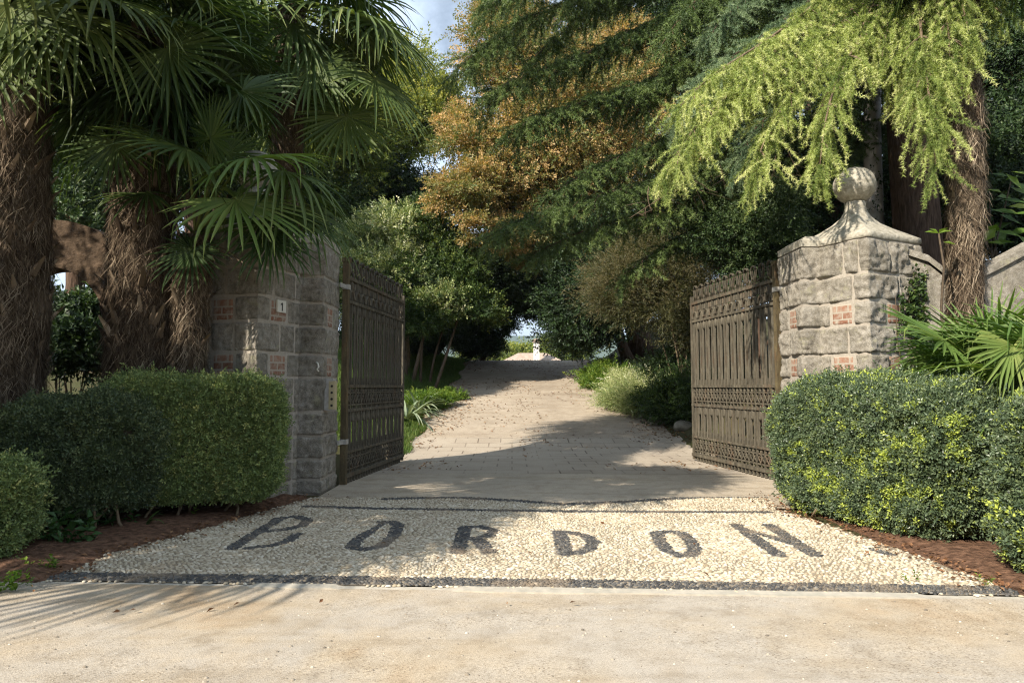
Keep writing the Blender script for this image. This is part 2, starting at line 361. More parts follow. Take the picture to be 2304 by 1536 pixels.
def seg_dist(p, line):
    d = np.full(len(p), 1e9)
    for a, b in zip(line[:-1], line[1:]):
        ab = b-a; t = np.clip(((p-a)@ab)/(ab@ab+1e-12), 0, 1); d = np.minimum(d, np.linalg.norm(p-(a+t[:, None]*ab), axis=1))
    return d
def c1(l): return np.array([gp(460+x/2.88, 1100+y/2.88)[:2] for x, y in l])
def c2(l): return np.array([gp(1100+x/2.88, 1100+y/2.88)[:2] for x, y in l])
LET = [
 ("B", [(c1([(180, 395), (330, 298), (490, 205)]), .062), (c1([(470, 205), (590, 190), (670, 212), (635, 248), (530, 272), (390, 288)]), .06), (c1([(600, 305), (545, 348), (440, 378), (290, 396)]), .055)]),
 ("O", [(c1([(1150, 226), (1215, 228), (1258, 248), (1225, 320), (1150, 383), (1045, 407), (955, 392), (985, 348), (1060, 298)]), .062), (c1([(1060, 298), (1150, 240), (1215, 228)]), .040)]),
 ("R", [(c1([(1640, 422), (1668, 340), (1690, 262)]), .07), (c1([(1690, 260), (1790, 256), (1872, 282), (1845, 318), (1760, 333), (1690, 335)]), .058), (c1([(1765, 335), (1845, 422)]), .07)]),
 ("D", [(c2([(458, 290), (492, 438)]), .07), (c2([(458, 290), (545, 296), (640, 325), (680, 365), (655, 402), (580, 432), (492, 438)]), .062)]),
 ("O", [(c2([(1085, 296), (1160, 290), (1245, 297), (1305, 350), (1335, 408), (1305, 446), (1235, 450), (1155, 418), (1112, 362), (1085, 296)]), .062)]),
 ("N", [(c2([(1600, 246), (1730, 340), (1880, 448)]), .066), (c2([(1815, 248), (1960, 345), (2115, 448)]), .07), (c2([(1650, 278), (1800, 318), (1965, 368)]), .052)]),
 ("dot", [(np.array([gp(1962, 1242)[:2], gp(2005, 1254)[:2]]), .05)]),
]
S1 = np.array([gp(*p)[:2] for p in [(870, 1126), (1010, 1122), (1150, 1129), (1270, 1138), (1400, 1133), (1560, 1122), (1715, 1120)]])
S2 = np.array([gp(*p)[:2] for p in [(690, 1143), (860, 1148), (1060, 1151), (1250, 1154), (1480, 1155), (1725, 1156)]])
S0 = np.array([[x, front_y(x)+.12] for x in np.linspace(-4.2, 3.9, 20)])
def pebT(n=8, g=None):
    a = np.arange(n)*2*math.pi/n; r = 1+.08*np.random.default_rng(3).normal(size=n)
    rings = [(1.0, 0), (.93, .42), (.62, .82)]
    V = np.concatenate([np.stack([k*r*np.cos(a), k*r*np.sin(a), np.full(n, h)], 1) for k, h in rings]+[[[0, 0, 1.0]]])
    j = np.arange(n); j2 = (j+1) % n
    q = np.concatenate([np.stack([i*n+j, i*n+j2, (i+1)*n+j2, (i+1)*n+j], 1) for i in range(2)])
    t = np.stack([2*n+j, 2*n+j2, np.full(n, 3*n)], 1); return V, q, t
PV, PQ, PT = pebT()
def add_pebbles(g, p, ang, a, b, h, tone, z0):
    n = len(p); V = np.repeat(PV[None], n, 0)*np.stack([a, b, h], 1)[:, None]
    c, s = np.cos(ang)[:, None], np.sin(ang)[:, None]
    W = np.stack([V[..., 0]*c-V[..., 1]*s+p[:, :1], V[..., 0]*s+V[..., 1]*c+p[:, 1:2], V[..., 2]+z0[:, None]], -1)
    off = (np.arange(n)*len(PV))[:, None, None]
    g.add(W.reshape(-1, 3), [(PQ[None]+off).reshape(-1, 4), (PT[None]+off).reshape(-1, 3)], np.repeat(tone, len(PV)))
def hexgrid(dx, dy, warp=.0):
    xs = np.arange(-4.6, 4.6, dx); ys = np.arange(4.3, 8.7, dy); X, Y = np.meshgrid(xs, ys, indexing='ij'); X = X+(np.arange(len(ys)) % 2)[None]*dx/2
    p = np.stack([X.ravel(), Y.ravel()], 1); return p
bed = Geo()
base = thing("pebble_pavement", None, None, (0, 6.2, 0)); base["kind"] = "structure"; 
ptx = np.concatenate([EDGE, POLY[len(EDGE):]])
# bed of sand mortar under the pebbles
Xb, Yb = np.meshgrid(np.linspace(-4.4, 4.4, 200), np.linspace(4.4, 8.7, 110), indexing='ij'); pb = np.stack([Xb.ravel(), Yb.ravel()], 1)
M['bed'] = plain('sand_mortar', (.21, .17, .12), (.34, .28, .205), 30, .95, .1, .4)
keep = inside(pb, POLY).reshape(Xb.shape)
vid = -np.ones(Xb.size, int); i, j = np.nonzero(keep[:-1, :-1] & keep[1:, :-1] & keep[:-1, 1:] & keep[1:, 1:]); nb = Xb.shape[1]
bed.add(np.stack([pb[:, 0], pb[:, 1], hz(pb[:, 0], pb[:, 1])+.020], 1), np.stack([i*nb+j, (i+1)*nb+j, (i+1)*nb+j+1, i*nb+j+1], 1)); bed.obj("bedding", M['bed'], base, True)
def black_mask(p):
    m = seg_dist(p, S1) < .075
    m |= seg_dist(p, S2) < .065
    m |= np.abs(p[:, 1]-front_y(p[:, 0])-.12) < .105
    owner = np.full(len(p), -1)
    for k, (nm, st) in enumerate(LET):
        for ln, w in st: owner[seg_dist(p, ln) < w] = k
    return m, owner
lim = lambda p: 1-sstep(-.02, .28, -edge_d(p))
def edge_d(p): return -seg_dist(p, np.array(EDGE))
# cream pebbles: rows follow a slow swirl
p = hexgrid(.038, .0295); p = p[inside(p, POLY)]
w = fbm(np.c_[p*1.1, np.zeros(len(p))], 1, 3, 5)-.5; p = p+rng.normal(size=p.shape)*.0068
m, ow = black_mask(p); d = seg_dist(p, np.array(EDGE))
ok = ~m & (ow < 0) & (rng.random(len(p)) < .25+1.4*sstep(0, .22, d+0*w) + .0)
p = p[ok]; w = w[ok]; n = len(p); big = 1+.25*sstep(6.3, 5.0, p[:, 1])*0
ang = w*9+rng.normal(size=n)*.4
g = Geo(); add_pebbles(g, p, ang, rng.uniform(.0145, .0235, n)*big, rng.uniform(.0105, .0155, n)*big, rng.uniform(.006, .015, n), np.clip(rng.normal(.55, .24, n), 0, 1), hz(p[:, 0], p[:, 1])+.018)
g.obj("cream_pebbles", M['peb_white'], base, True)["kind"] = "stuff"
# black pebbles on a finer grid
p = hexgrid(.030, .027); p = p[inside(p, POLY)]; p = p+rng.normal(size=p.shape)*.004; m, ow = black_mask(p)
def blk(sel, name, lab=None):
    q = p[sel]; n = len(q)
    if n == 0: return
    q = q[rng.random(n) > .04]; n = len(q)
    g = Geo(); add_pebbles(g, q, rng.normal(0.5, .5, n), rng.uniform(.0135, .019, n), rng.uniform(.0105, .0145, n), rng.uniform(.007, .014, n), np.clip(rng.normal(.33, .24, n), 0, 1), hz(q[:, 0], q[:, 1])+.018)
    o = g.obj(name, M['peb_black'], base, True)
    if lab: o["label"] = lab
isf = np.abs(p[:, 1]-front_y(p[:, 0])-.12) < .105; i1 = seg_dist(p, S1) < .075; i2 = (seg_dist(p, S2) < .065) & ~i1
blk(isf, "border_stripe", "broad black pebble stripe along the front kerb"); blk(i1, "border_stripe", "curved black pebble stripe beside the concrete"); blk(i2, "border_stripe", "thin straight black pebble stripe behind the letters")
for k, (nm, st) in enumerate(LET):
    blk((ow == k) & ~isf & ~i1 & ~i2, "letter" if nm != "dot" else "full_stop", ("black pebble letter "+nm) if nm != "dot" else "small worn black pebble dot")
# edging strip between apron and road
M['kerb'] = plain('kerb_stone', (.33, .305, .25), (.47, .42, .34), 14, .9, .2, .4)
g = Geo(); xs = np.linspace(-3.6, 3.85, 90); pr = []
kn = fbm(np.c_[xs*1.3, 0*xs, 0*xs], 1, 3, 21)
for dy, dz in ((-.085, .0), (-.085, .022), (.012, .026), (.012, .0)): pr.append(np.stack([xs, front_y(xs)+dy*(.5+.8*kn if dy < 0 else 1)+.004*np.sin(xs*9), hz(xs, front_y(xs))+dz-.012*(kn < .45)], 1))
g.grid(np.stack(pr, 0)); tag(g.obj("kerb_strip", M['kerb']), kind="structure")

# soil beds beside the apron
def poly_sheet(name, mat, pts, dz, step=.12, amp=.0):
    pts = np.array(pts); x0, y0 = pts.min(0); x1, y1 = pts.max(0)
    X, Y = np.meshgrid(np.arange(x0, x1+step, step), np.arange(y0, y1+step, step), indexing='ij'); q = np.stack([X.ravel(), Y.ravel()], 1)
    k = inside(q+(.25*(fbm(np.c_[q*2.2, q[:, :1]*0], 1, 3, 9)-.5))[:, None], pts).reshape(X.shape)
    i, j = np.nonzero(k[:-1, :-1] & k[1:, :-1] & k[:-1, 1:] & k[1:, 1:]); nb = X.shape[1]
    tp = sstep(.0, .35, seg_dist(q, np.vstack([pts, pts[:1]]))-.05); z = hz(q[:, 0], q[:, 1])+dz*tp+(amp*fbm(np.c_[q*5, q[:, :1]*0], 1, 3, 4)+.022)*tp-.012*(1-tp)+.012
    g = Geo(); g.add(np.c_[q, z], np.stack([i*nb+j, (i+1)*nb+j, (i+1)*nb+j+1, i*nb+j+1], 1)); return tag(g.obj(name, mat, None, True), kind="structure")
E = np.array(EDGE)
poly_sheet("soil_bed", M['soil'], [e+np.array([.14, -.06]) for e in E[:5]]+[[-2.6, 8.9], [-3, 10], [-9, 10], [-9, 5.3]], .006, .05, .05)
poly_sheet("soil_bed", M['soil'], [E[-1]+[-.1, -.06], [9, 4.2], [9, 10], [4, 10], [3.3, 8.6]]+[e+[-.14, -.06] for e in E[::-1][1:6]], .006, .05, .05)

# ------------------------------------------------------------------ sky, sun
AZ, EL = R(43), R(36)      # light travels towards +x +y
d = Vector((math.sin(AZ)*math.cos(EL), math.cos(AZ)*math.cos(EL), -math.sin(EL)))
sl = bpy.data.lights.new("sun", 'SUN'); so = bpy.data.objects.new("sun", sl); COL.objects.link(so)
sl.energy = 5.0; sl.angle = R(.53); sl.color = (1, .92, .80); so.rotation_euler = d.to_track_quat('-Z', 'Y').to_euler()
so.location = (-20, -20, 30)
w = bpy.data.worlds.new("World"); SC.world = w; w.use_nodes = True; nt = w.node_tree; bg = nt.nodes["Background"]
sky = nt.nodes.new("ShaderNodeTexSky"); sky.sky_type = 'NISHITA'; sky.sun_disc = False; sky.sun_elevation = EL
sky.sun_rotation = math.atan2(-d.x, -d.y); sky.air_density = 1.0; sky.dust_density = 1.2; sky.ozone_density = 1.2
tc = nt.nodes.new("ShaderNodeTexCoord"); mp = nt.nodes.new("ShaderNodeMapping"); mp.inputs["Scale"].default_value = (1, 1, 2.2); nt.links.new(tc.outputs["Generated"], mp.inputs[0])
cn = noise(nt, 3.2, 7, .6, mp.outputs[0], .4)
cl = ramp(nt, cn, [(.27, (0, 0, 0)), (.60, (.85, .85, .85))])
cloudc = mix(nt, cl, sky.outputs[0], (13.2, 15.8, 19.2)); nt.links.new(cloudc, bg.inputs[0]); bg.inputs[1].default_value = .05
SC.view_settings.view_transform = 'Standard'; SC.view_settings.look = 'None'; SC.view_settings.exposure = 0.92; SC.view_settings.gamma = 1
SC.render.engine = 'CYCLES'; cy = SC.cycles
cy.max_bounces = 6; cy.diffuse_bounces = 3; cy.glossy_bounces = 2; cy.transmission_bounces = 3; cy.transparent_max_bounces = 4
cy.use_denoising = True; cy.denoiser = 'OPENIMAGEDENOISE'; cy.denoising_input_passes = 'RGB_ALBEDO_NORMAL'; cy.denoising_prefilter = 'NONE'; cy.use_adaptive_sampling = False; cy.filter_width = 1.2; cy.sampling_pattern = 'TABULATED_SOBOL'; cy.sample_clamp_indirect = 3; cy.caustics_reflective = False; cy.caustics_refractive = False
#%%PART2
# ------------------------------------------------------------------ stone gate pillars
ZC = [0, .20, .46, .76, 1.07, 1.52, 1.82, 2.19, 2.50, 2.85, 3.30]       # course joints
class Path:
    def __init__(s, pts, cen):
        s.p = np.array(pts, float); d = np.diff(s.p, axis=0); s.l = np.linalg.norm(d, axis=1); s.c = np.concatenate([[0], np.cumsum(s.l)])
        s.t = d/s.l[:, None]; s.n = np.stack([s.t[:, 1], -s.t[:, 0]], 1)
        mid = (s.p[:-1]+s.p[1:])/2-np.array(cen); s.n *= np.sign((s.n*mid).sum(1))[:, None]
    def ev(s, q):
        k = np.clip(np.searchsorted(s.c, q, side='right')-1, 0, len(s.l)-1); pos = s.p[k]+s.t[k]*(q-s.c[k])[..., None]; n = s.n[k].copy()
        for c in range(1, len(s.l)):
            w = np.clip(1-np.abs(q-s.c[c])/.05, 0, 1)[..., None]; avg = s.n[c-1]+s.n[c]
            n = n*(1-w)+avg*w
        return pos, n
def block(g, path, s0, s1, z0, z1, depth, seed, rough):
    ns = max(4, int((s1-s0)/.02)); nz = max(5, int((z1-z0)/.02))
    cs = np.linspace(s0+.008, s1-.008, ns)
    for c in path.c[1:-1]:
        if s0 < c < s1: cs[np.argmin(abs(cs-c))] = c
    S, Z = np.meshgrid(cs, np.linspace(z0+.008, z1-.008, nz), indexing='ij'); pos, n = path.ev(S)
    e = np.minimum(np.minimum(S-cs[0], cs[-1]-S), np.minimum(Z-Z.min(), Z.max()-Z)); e = np.clip(e/.038, 0, 1)
    prof = np.sqrt(1-(1-e)**2)
    q = np.stack([pos[..., 0], pos[..., 1], Z], -1)
    f = fbm(q, 5.5, 4, seed)-.5; ridge = np.abs(fbm(q*np.array([1, 1, 1.9]), 8, 4, seed+40)-.5); f = np.round(f*9+.35*np.sin(f*40))/9*.55+f*.45
    dsp = .004+.016*prof*(fbm(q, 24, 3, seed+7)-.5)+prof*(depth*(.30+2.3*f)+rough*(.5-ridge*2.6)*.6); dsp = np.where(e <= 0, -.015, np.maximum(dsp, .002))
    g.grid(np.stack([pos[..., 0]+n[..., 0]*dsp, pos[..., 1]+n[..., 1]*dsp, Z], -1))
def brick_patch(path, s0, s1, z0, z1, parent):
    S, Z = np.meshgrid(np.linspace(s0, s1, 8), np.linspace(z0, z1, 8), indexing='ij'); pos, n = path.ev(S); q = np.stack([pos[..., 0], pos[..., 1], Z], -1)
    e = np.minimum(np.minimum(S-s0, s1-S), np.minimum(Z-z0, z1-Z)) <= 1e-6
    dd = np.where(e, -.012, .001+.014*fbm(q, 14, 3, 2)); g = Geo()
    g.grid(np.stack([pos[..., 0]+n[..., 0]*dd, pos[..., 1]+n[..., 1]*dd, Z], -1)); g.UV = np.stack([S.ravel()-s0+.01, Z.ravel()-z0+.01], 1)
    g.obj("brick_panel", M['brick'], parent)
def pillar(label, C, ang_a, side, S, pil, depth, seed, group):
    C = np.array(C, float); a = np.array([math.cos(ang_a), math.sin(ang_a)]); b = np.array([-a[1], a[0]])*side
    if b[1] < 0: b = -b
    A, B = C+a*S, C+b*S; D = A+b*S; cen = (C+D)/2
    root = thing("gate_pillar", label, "pillar", (cen[0], cen[1], 0), group)
    body = Path([D, A, C, B, D], cen); x0, x1, y0, y1 = pil; pc = ((x0+x1)/2, (y0+y1)/2)
    if side > 0: P = [(x1, y1), (x1, y0), (x0, y0), (x0, y1)]       # gate lies at -x
    else: P = [(x0, y1), (x0, y0), (x1, y0), (x1, y1)]
    pilp = Path(P, pc); W = x1-x0; Ls = y1-y0
    g = Geo(); r = np.random.default_rng(seed); bricks = []
    for k in range(len(ZC)-1):
        z0, z1 = ZC[k], ZC[k+1]; c = 2*S
        if k in (5, 7):
            j = r.uniform(-.03, .03); cuts = [(0, S, 0), (S, c-.66+j, 0), (c-.66+j, c-.32+j, 1), (c-.32+j, c+.22, 0), (c+.22, c+.56, 1), (c+.56, 3*S, 0), (3*S, 4*S, 0)]
        else:
            j = r.uniform(-.12, .12); cuts = [(0, S*.5, 0), (S*.5, S+.15, 0), (S+.15, c-.45+j, 0), (c-.45+j, c+.30+j, 0), (c+.30+j, 3*S-.1, 0), (3*S-.1, 4*S, 0)]
            if k % 2: cuts[3:4] = [(c-.45+j, c-.0+.12, 0), (c+.12, c+.30+j, 0)]
        for s0, s1, br in cuts:
            if br: bricks.append((body, s0, s1, z0, z1))
            else: block(g, body, s0, s1, z0, z1, depth*(1 if k not in (5, 7) else .55), seed+k, depth)
        # pilaster : hidden end, front, gate side
        f0, f1 = Ls, Ls+W
        if k in (5, 7): cuts = [(.02, f0-.02, 0), (f0-.02, f1+.20, 0), (f1+.20, f1+.46, 1), (f1+.46, f1+Ls, 0)]
        else:
            jj = r.uniform(.22, .5); cuts = [(.02, f0-.02, 0), (f0-.02, f1+jj, 0), (f1+jj, f1+Ls, 0)]
        for s0, s1, br in cuts:
            if br: bricks.append((pilp, s0, s1, z0, z1))
            else: block(g, pilp, s0, s1, z0, z1, depth*(1 if k not in (5, 7) else .6), seed+20+k, depth)
    g.obj("stonework", M['stone'], root, True)
    core = Geo(); Rm = np.array([[a[0], b[0], 0], [a[1], b[1], 0], [0, 0, 1]]); core.box((cen[0], cen[1], 1.65), (S/2-.001, S/2-.001, 1.65), Rm)
    core.box((pc[0], pc[1], 1.648), (W/2-.001, Ls/2-.001, 1.648)); core.obj("mortar_core", M['mortar'], root)
    for q in bricks: brick_patch(*q, root)
    # cap: concave flare from the square (and its pilaster) up to a round neck
    g = Geo(); nphi = 64; ph = np.arange(nphi)*2*math.pi/nphi
    def ring(h, z, rnd):
        cu, su = np.cos(ph), np.sin(ph); sq = 1/np.maximum(abs(cu), abs(su)); rr = h*((1-rnd)*sq+rnd)
        u, v = rr*cu, rr*su; return np.stack([cen[0]+a[0]*u+b[0]*v, cen[1]+a[1]*u+b[1]*v, np.full(nphi, z)], 1)
    H = S/2+.016
    lv = [(H-.01, 3.302, 0), (H, 3.31, 0), (H, 3.375, 0), (H-.012, 3.385, 0), (H*.8, 3.455, .0), (H*.6, 3.535, .06), (H*.43, 3.625, .3), (H*.32, 3.72, .75), (.15, 3.80, 1), (.135, 3.87, 1), (.14, 3.93, 1), (.06, 3.95, 1)]
    g.grid(np.stack([np.vstack([ring(*l), ring(*l)[:1]]) for l in lv]))
    nz = fbm(g.V[0], 7, 3, 8); g.V[0] = (g.V[0]+((nz-.5)*.03)[:, None]).astype(np.float32); g.obj("cap", M['cap'], root, True)
    g = Geo(); e = .014; px0, px1, py0, py1 = x0-(e if side > 0 else 0), x1+(e if side < 0 else 0), y0-e, y1+e
    V = [(px0, py0, 3.304), (px1, py0, 3.304), (px1, py1, 3.304), (px0, py1, 3.304), (px0, py0, 3.395), (px1, py0, 3.395), (px1, py1, 3.395), (px0, py1, 3.395)]
    ix = .12; V += [(px0+ix*(side > 0), py0+ix, 3.47), (px1-ix*(side < 0), py0+ix, 3.47), (px1-ix*(side < 0), py1-ix, 3.47), (px0+ix*(side > 0), py1-ix, 3.47)]
    fs = [[0, 1, 5, 4], [1, 2, 6, 5], [2, 3, 7, 6], [3, 0, 4, 7], [4, 5, 9, 8], [5, 6, 10, 9], [6, 7, 11, 10], [7, 4, 8, 11], [8, 9, 10, 11], [3, 2, 1, 0]]
    g.add(V, np.array(fs)); g.obj("pilaster_cap", M['cap'], root)
    g = Geo(); th = np.linspace(.0, math.pi, 26); rb = .275
    g.lathe(np.stack([np.maximum(rb*np.sin(th), .002), 4.17-.252*np.cos(th)], 1), (cen[0], cen[1], 0), 40)
    nz = fbm(g.V[0], 6, 3, 8)-.5; g.V[0] = (g.V[0]+(nz*.02)[:, None]*nrm(g.V[0]-np.array([cen[0], cen[1], 4.17]))).astype(np.float32)
    g.obj("ball_finial", M['cap'], root, True)
    return root, body, pilp
PR = pillar("sunlit rough granite gate pillar with round ball finial and brick insets", (4.50, 8.55), R(27), 1, 1.08, (3.945, 4.44, 9.2, 9.98), .055, 11, "stone gate pillars")
PL = pillar("shaded granite gate pillar carrying the white number tile", (-3.03, 8.10), math.pi-R(18), -1, .82, (-2.96, -2.49, 8.96, 9.74), .030, 31, "stone gate pillars")

# house number tile on the brick inset of the left pillar
pos, n = PL[1].ev(np.array([2*.82+.40])); pos = pos[0]; n = n[0]
rt = thing("house_number_plate", "small white house number tile reading 1 on shaded stone pillar", "number plate", (pos[0]+n[0]*.02, pos[1]+n[1]*.02, 2.40))
rt.rotation_euler = (0, 0, math.atan2(n[1], n[0])+math.pi/2)
g = Geo(); g.box((0, -.006, 0), (.085, .012, .075)); g.obj("tile", M['tile'], rt, local=True)
g = Geo(); g.box((.006, -.021, -.006), (.008, .002, .05)); c, s_ = math.cos(.7), math.sin(.7)
g.box((-.010, -.0212, .030), (.018, .002, .0065), [[c, 0, -s_], [0, 1, 0], [s_, 0, c]]); g.obj("digit", M['ink'], rt, local=True)["label"] = "black digit 1"
# intercom on the gate side of the left pilaster
ic = thing("intercom_panel", "steel intercom box with pale yellow button plate beside the dark gate", "intercom", (-2.425, 9.13, 1.30))
g = Geo(); g.box((0, 0, 0), (.055, .075, .21)); g.obj("housing", M['steel'], ic, local=True)
g = Geo(); g.box((.066, -.01, -.01), (.012, .06, .19)); g.box((.04, -.082, -.01), (.035, .008, .185)); g.obj("button_plate", M['panel_yellow'], ic, local=True)
for k in range(4):
    g = Geo(); th = np.linspace(0, math.pi/2, 4)
    g.add(*(lambda a_: (np.concatenate([np.stack([.045+.017*np.cos(a_), np.full(12, -.092), .11-.085*k+.017*np.sin(a_)], 1), np.stack([.045+.015*np.cos(a_), np.full(12, -.098), .11-.085*k+.015*np.sin(a_)], 1)]),
          [np.stack([np.arange(12), (np.arange(12)+1) % 12, (np.arange(12)+1) % 12+12, np.arange(12)+12], 1), np.arange(12, 24)[None]]))(np.arange(12)*math.pi/6))
    g.obj("button", M['ink'], ic, local=True)
hk = Geo(); hk.tube(np.array([[-2.455, 8.92, 1.60], [-2.475, 8.905, 1.63], [-2.45, 8.90, 1.66], [-2.46, 8.90, 1.70], [-2.485, 8.92, 1.72]])-[.07, 0, 0], .012, 6)
tag(hk.obj("wall_hook", M['tile'], None, True), "little white painted hook on the corner of shaded pillar", "hook")

# ------------------------------------------------------------------ gates
def gate_leaf(label, hinge, ang, L):
    rt = thing("gate_leaf", label, "gate", (hinge[0], hinge[1], 0), "opened iron gate leaves"); rt.rotation_euler = (0, 0, ang); return rt
L = 3.02; NP = 12; PW = (L-.10)/NP; U = .06+PW*(np.arange(NP)+.5); GAPU = .06+PW*np.arange(1, NP)
leafR = gate_leaf("sunlit weathered brown gate leaf standing open before the right hedge", (3.93, 10.06), math.atan2(2.94, -.46), L)
def lo(g, name, mat, parent=None, smooth=False): return g.obj(name, mat, parent or leafR, smooth, True)
g = Geo(); g.box((0, 0, 1.61), (.042, .042, 1.60)); lo(g, "hinge_post", M['post']); 
g = Geo(); g.box((0, 0, 3.235), (.055, .055, .03)); lo(g, "post_cap", M['post'], bpy.data.objects["hinge_post"])
g = Geo(); g.box((L, 0, 1.58), (.032, .032, 1.54)); lo(g, "closing_post", M['gate'])
for z, h in ((.13, .026), (.465, .02), (1.06, .022), (1.41, .022), (2.64, .022), (2.98, .022)):
    g = Geo(); g.box((L/2+.02, 0, z), (L/2+.02, .034 if z > .2 else .045, h)); lo(g, "rail", M['gate'])
for z0, z1 in ((.485, 1.04), (1.43, 2.62)):
    g = Geo()
    for u in U: g.box((u, .002*math.sin(u*40), (z0+z1)/2), (PW/2-.032, .006, (z1-z0)/2))
    lo(g, "slat_panel", M['gate_wood'])
def shared(g, name, mat, us, smooth=False):
    me = g.mesh(name, mat, smooth)
    for u in us:
        o = bpy.data.objects.new(name, me); COL.objects.link(o); o.parent = leafR; o.location = (float(u), 0, 0)
g = Geo(); g.box((0, 0, 1.495), (.010, .024, 1.46)); shared(g, "picket", M['gate'], U)
for zr in (1.035, 2.615):
    g = Geo(); g.lathe([(.002, -.15), (.032, -.15), (.040, -.12), (.034, -.05), (.026, 0), (.002, 0)], (0, 0, zr), 10); shared(g, "pendant", M['gate'], GAPU, True)
for zr in (.487, 1.433):
    g = Geo(); g.box((0, 0, zr+.05), (.022, .028, .05)); shared(g, "stub", M['gate'], GAPU)
for z0, z1 in ((.156, .445), (1.082, 1.388)):
    g = Geo(); p = PW/2
    for k in range(2*NP):
        u0 = .06+p*k
        for s_ in (-1, 1):
            for sy in (-1, 1): g.tube([[u0 if s_ > 0 else u0+p, sy*.016, z0+.07], [u0+p if s_ > 0 else u0, sy*.016, z1-.075]], .0085, 5)
        g.tube([[u0, 0, z0], [u0, 0, z1]], .013, 6); g.lathe([(.002, -.03), (.022, -.018), (.026, 0), (.022, .018), (.002, .03)], (u0, 0, z1-.045), 8)
    for zz in (z0+.055, z1-.075): g.box((L/2, 0, zz), (L/2-.04, .02, .010))
    g.box((L/2, 0, (z0+z1)/2), (L/2-.04, .005, (z1-z0)/2-.002)) if False else None
    lo(g, "lattice_band", M['gate'])
g = Geo(); th = np.linspace(0, math.pi, 11)
for k in range(NP):
    for du, rr in ((0, .10),):
        for sy in (-.02, .02): g.tube(np.stack([U[k]+rr*np.cos(th), np.full(11, sy), 2.69+rr*1.2*np.sin(th)], 1), .019, 6)
    for du in (-.085, 0, .085): g.tube([[U[k]+du, 0, 2.66], [U[k]+du, 0, 2.965]], .010 if du else .013, 6)
    for du in (-.085, .085): g.tube([[U[k]+du, 0, 2.84], [U[k]+du, 0, 2.93]], .022, 6)
lo(g, "arch_frieze", M['gate'])
g = Geo(); th = np.linspace(0, math.pi, 9)
arc = np.concatenate([[[.046, 0, 3.0], [.034, 0, 3.10]], np.stack([.066*np.cos(th), 0*th, 3.23+.075*np.sin(th)], 1), [[-.034, 0, 3.10], [-.046, 0, 3.0]]])
for sy in (-.012, .012): g.tube(arc+[0, sy, 0], .0125, 6)
shared(g, "finial", M['gate'], U)
g = Geo(); g.lathe([(.002, 3.0), (.016, 3.0), (.010, 3.03), (.018, 3.06), (.012, 3.085), (.002, 3.11)], (0, 0, 0), 8); shared(g, "spike", M['gate'], np.concatenate([GAPU]))
g = Geo(); g.lathe([(.02, .105), (.03, .085), (.024, .05), (.03, .03), (.02, .012), (.002, .01)], (0, 0, 0), 8); shared(g, "foot_stub", M['gate'], np.concatenate([U, GAPU]))
for z in (2.84, .62):
    g = Geo(); g.box((0, 0, z), (.05, .05, .035)); g.box((-.11, 0, z), (.13, .012, .03)); lo(g, "hinge_strap", M['steel'])
def copy_tree(o, parent=None, off=None):
    c = o.copy(); COL.objects.link(c); c.parent = parent
    for ch in o.children: copy_tree(ch, c)
    return c
leafL = copy_tree(leafR); leafL.location = (-2.40, 9.82, 0); leafL.rotation_euler = (0, 0, math.atan2(3.0, .34)); leafL["label"] = "dark shaded gate leaf standing open beside the intercom pillar"

# ------------------------------------------------------------------ boundary walls
def wall(name, label, pts, top, mat, holes=None, th=.42, coping=None):
    pts = np.array(pts, float); rt = thing(name, label, "wall", (*pts.mean(0), 0))
    g = Geo(); l = np.concatenate([[0], np.cumsum(np.linalg.norm(np.diff(pts, axis=0), axis=1))]); s = np.arange(0, l[-1], .06)
    x = np.interp(s, l, pts[:, 0]); y = np.interp(s, l, pts[:, 1]); t = nrm(np.stack([np.gradient(x), np.gradient(y)], 1)); n = np.stack([t[:, 1], -t[:, 0]], 1)
    zt = top(x); spans = [(s*0, zt, s >= 0)]
    if holes:
        lo_, hi_, m = holes(x); spans = [(s*0, np.where(m, lo_, zt), s >= 0), (hi_, zt, m)]
    uv = []
    for z0, z1, m in spans:
        idx = np.nonzero(m)[0]; prof = []
        for sd, zz in ((1, z0), (1, z1), (-1, z1), (-1, z0), (1, z0)): prof.append(np.stack([x+n[:, 0]*sd*th/2, y+n[:, 1]*sd*th/2, zz], 1)[idx])
        Pq = np.stack(prof, 1); g.grid(Pq); uv.append(np.stack([np.repeat(s[idx][:, None], 5, 1)+np.array([0, 0, .4, .4, 0]), Pq[..., 2]+np.array([0, 0, .4, .4, .4])*0], -1).reshape(-1, 2))
    g.UV = np.concatenate(uv); g.obj("masonry", mat, rt)
    if coping:
        g = Geo(); h = th/2+.05; prof = []
        for sd, dz in ((h, .0), (h, .09), (0, .15), (-h, .09), (-h, .0)): prof.append(np.stack([x+n[:, 0]*sd, y+n[:, 1]*sd, zt+dz+.003], 1))
        g.grid(np.stack(prof, 1)); g.obj("coping", M['stone'], rt)
    return rt
def ltop(x): dx = x+6.2; return 2.2+np.sqrt(np.maximum(1.44**2-dx**2, .2))
def lhole(x):
    dx = x+6.2; m = np.abs(dx) < .80; return np.full_like(x, 1.30), 2.2+np.sqrt(np.maximum(.80**2-dx**2, 0)), m
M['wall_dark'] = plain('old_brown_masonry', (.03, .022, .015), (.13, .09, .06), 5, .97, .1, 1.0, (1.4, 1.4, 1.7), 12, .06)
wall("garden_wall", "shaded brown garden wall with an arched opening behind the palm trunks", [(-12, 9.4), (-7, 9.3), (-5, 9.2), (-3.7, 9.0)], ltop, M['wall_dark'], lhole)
def rtop(x): return np.interp(x, [5.2, 5.5, 5.75, 6.0, 6.3, 6.75, 7.5, 12], [3.2, 3.08, 2.85, 2.8, 2.95, 3.2, 3.45, 3.6])-.05
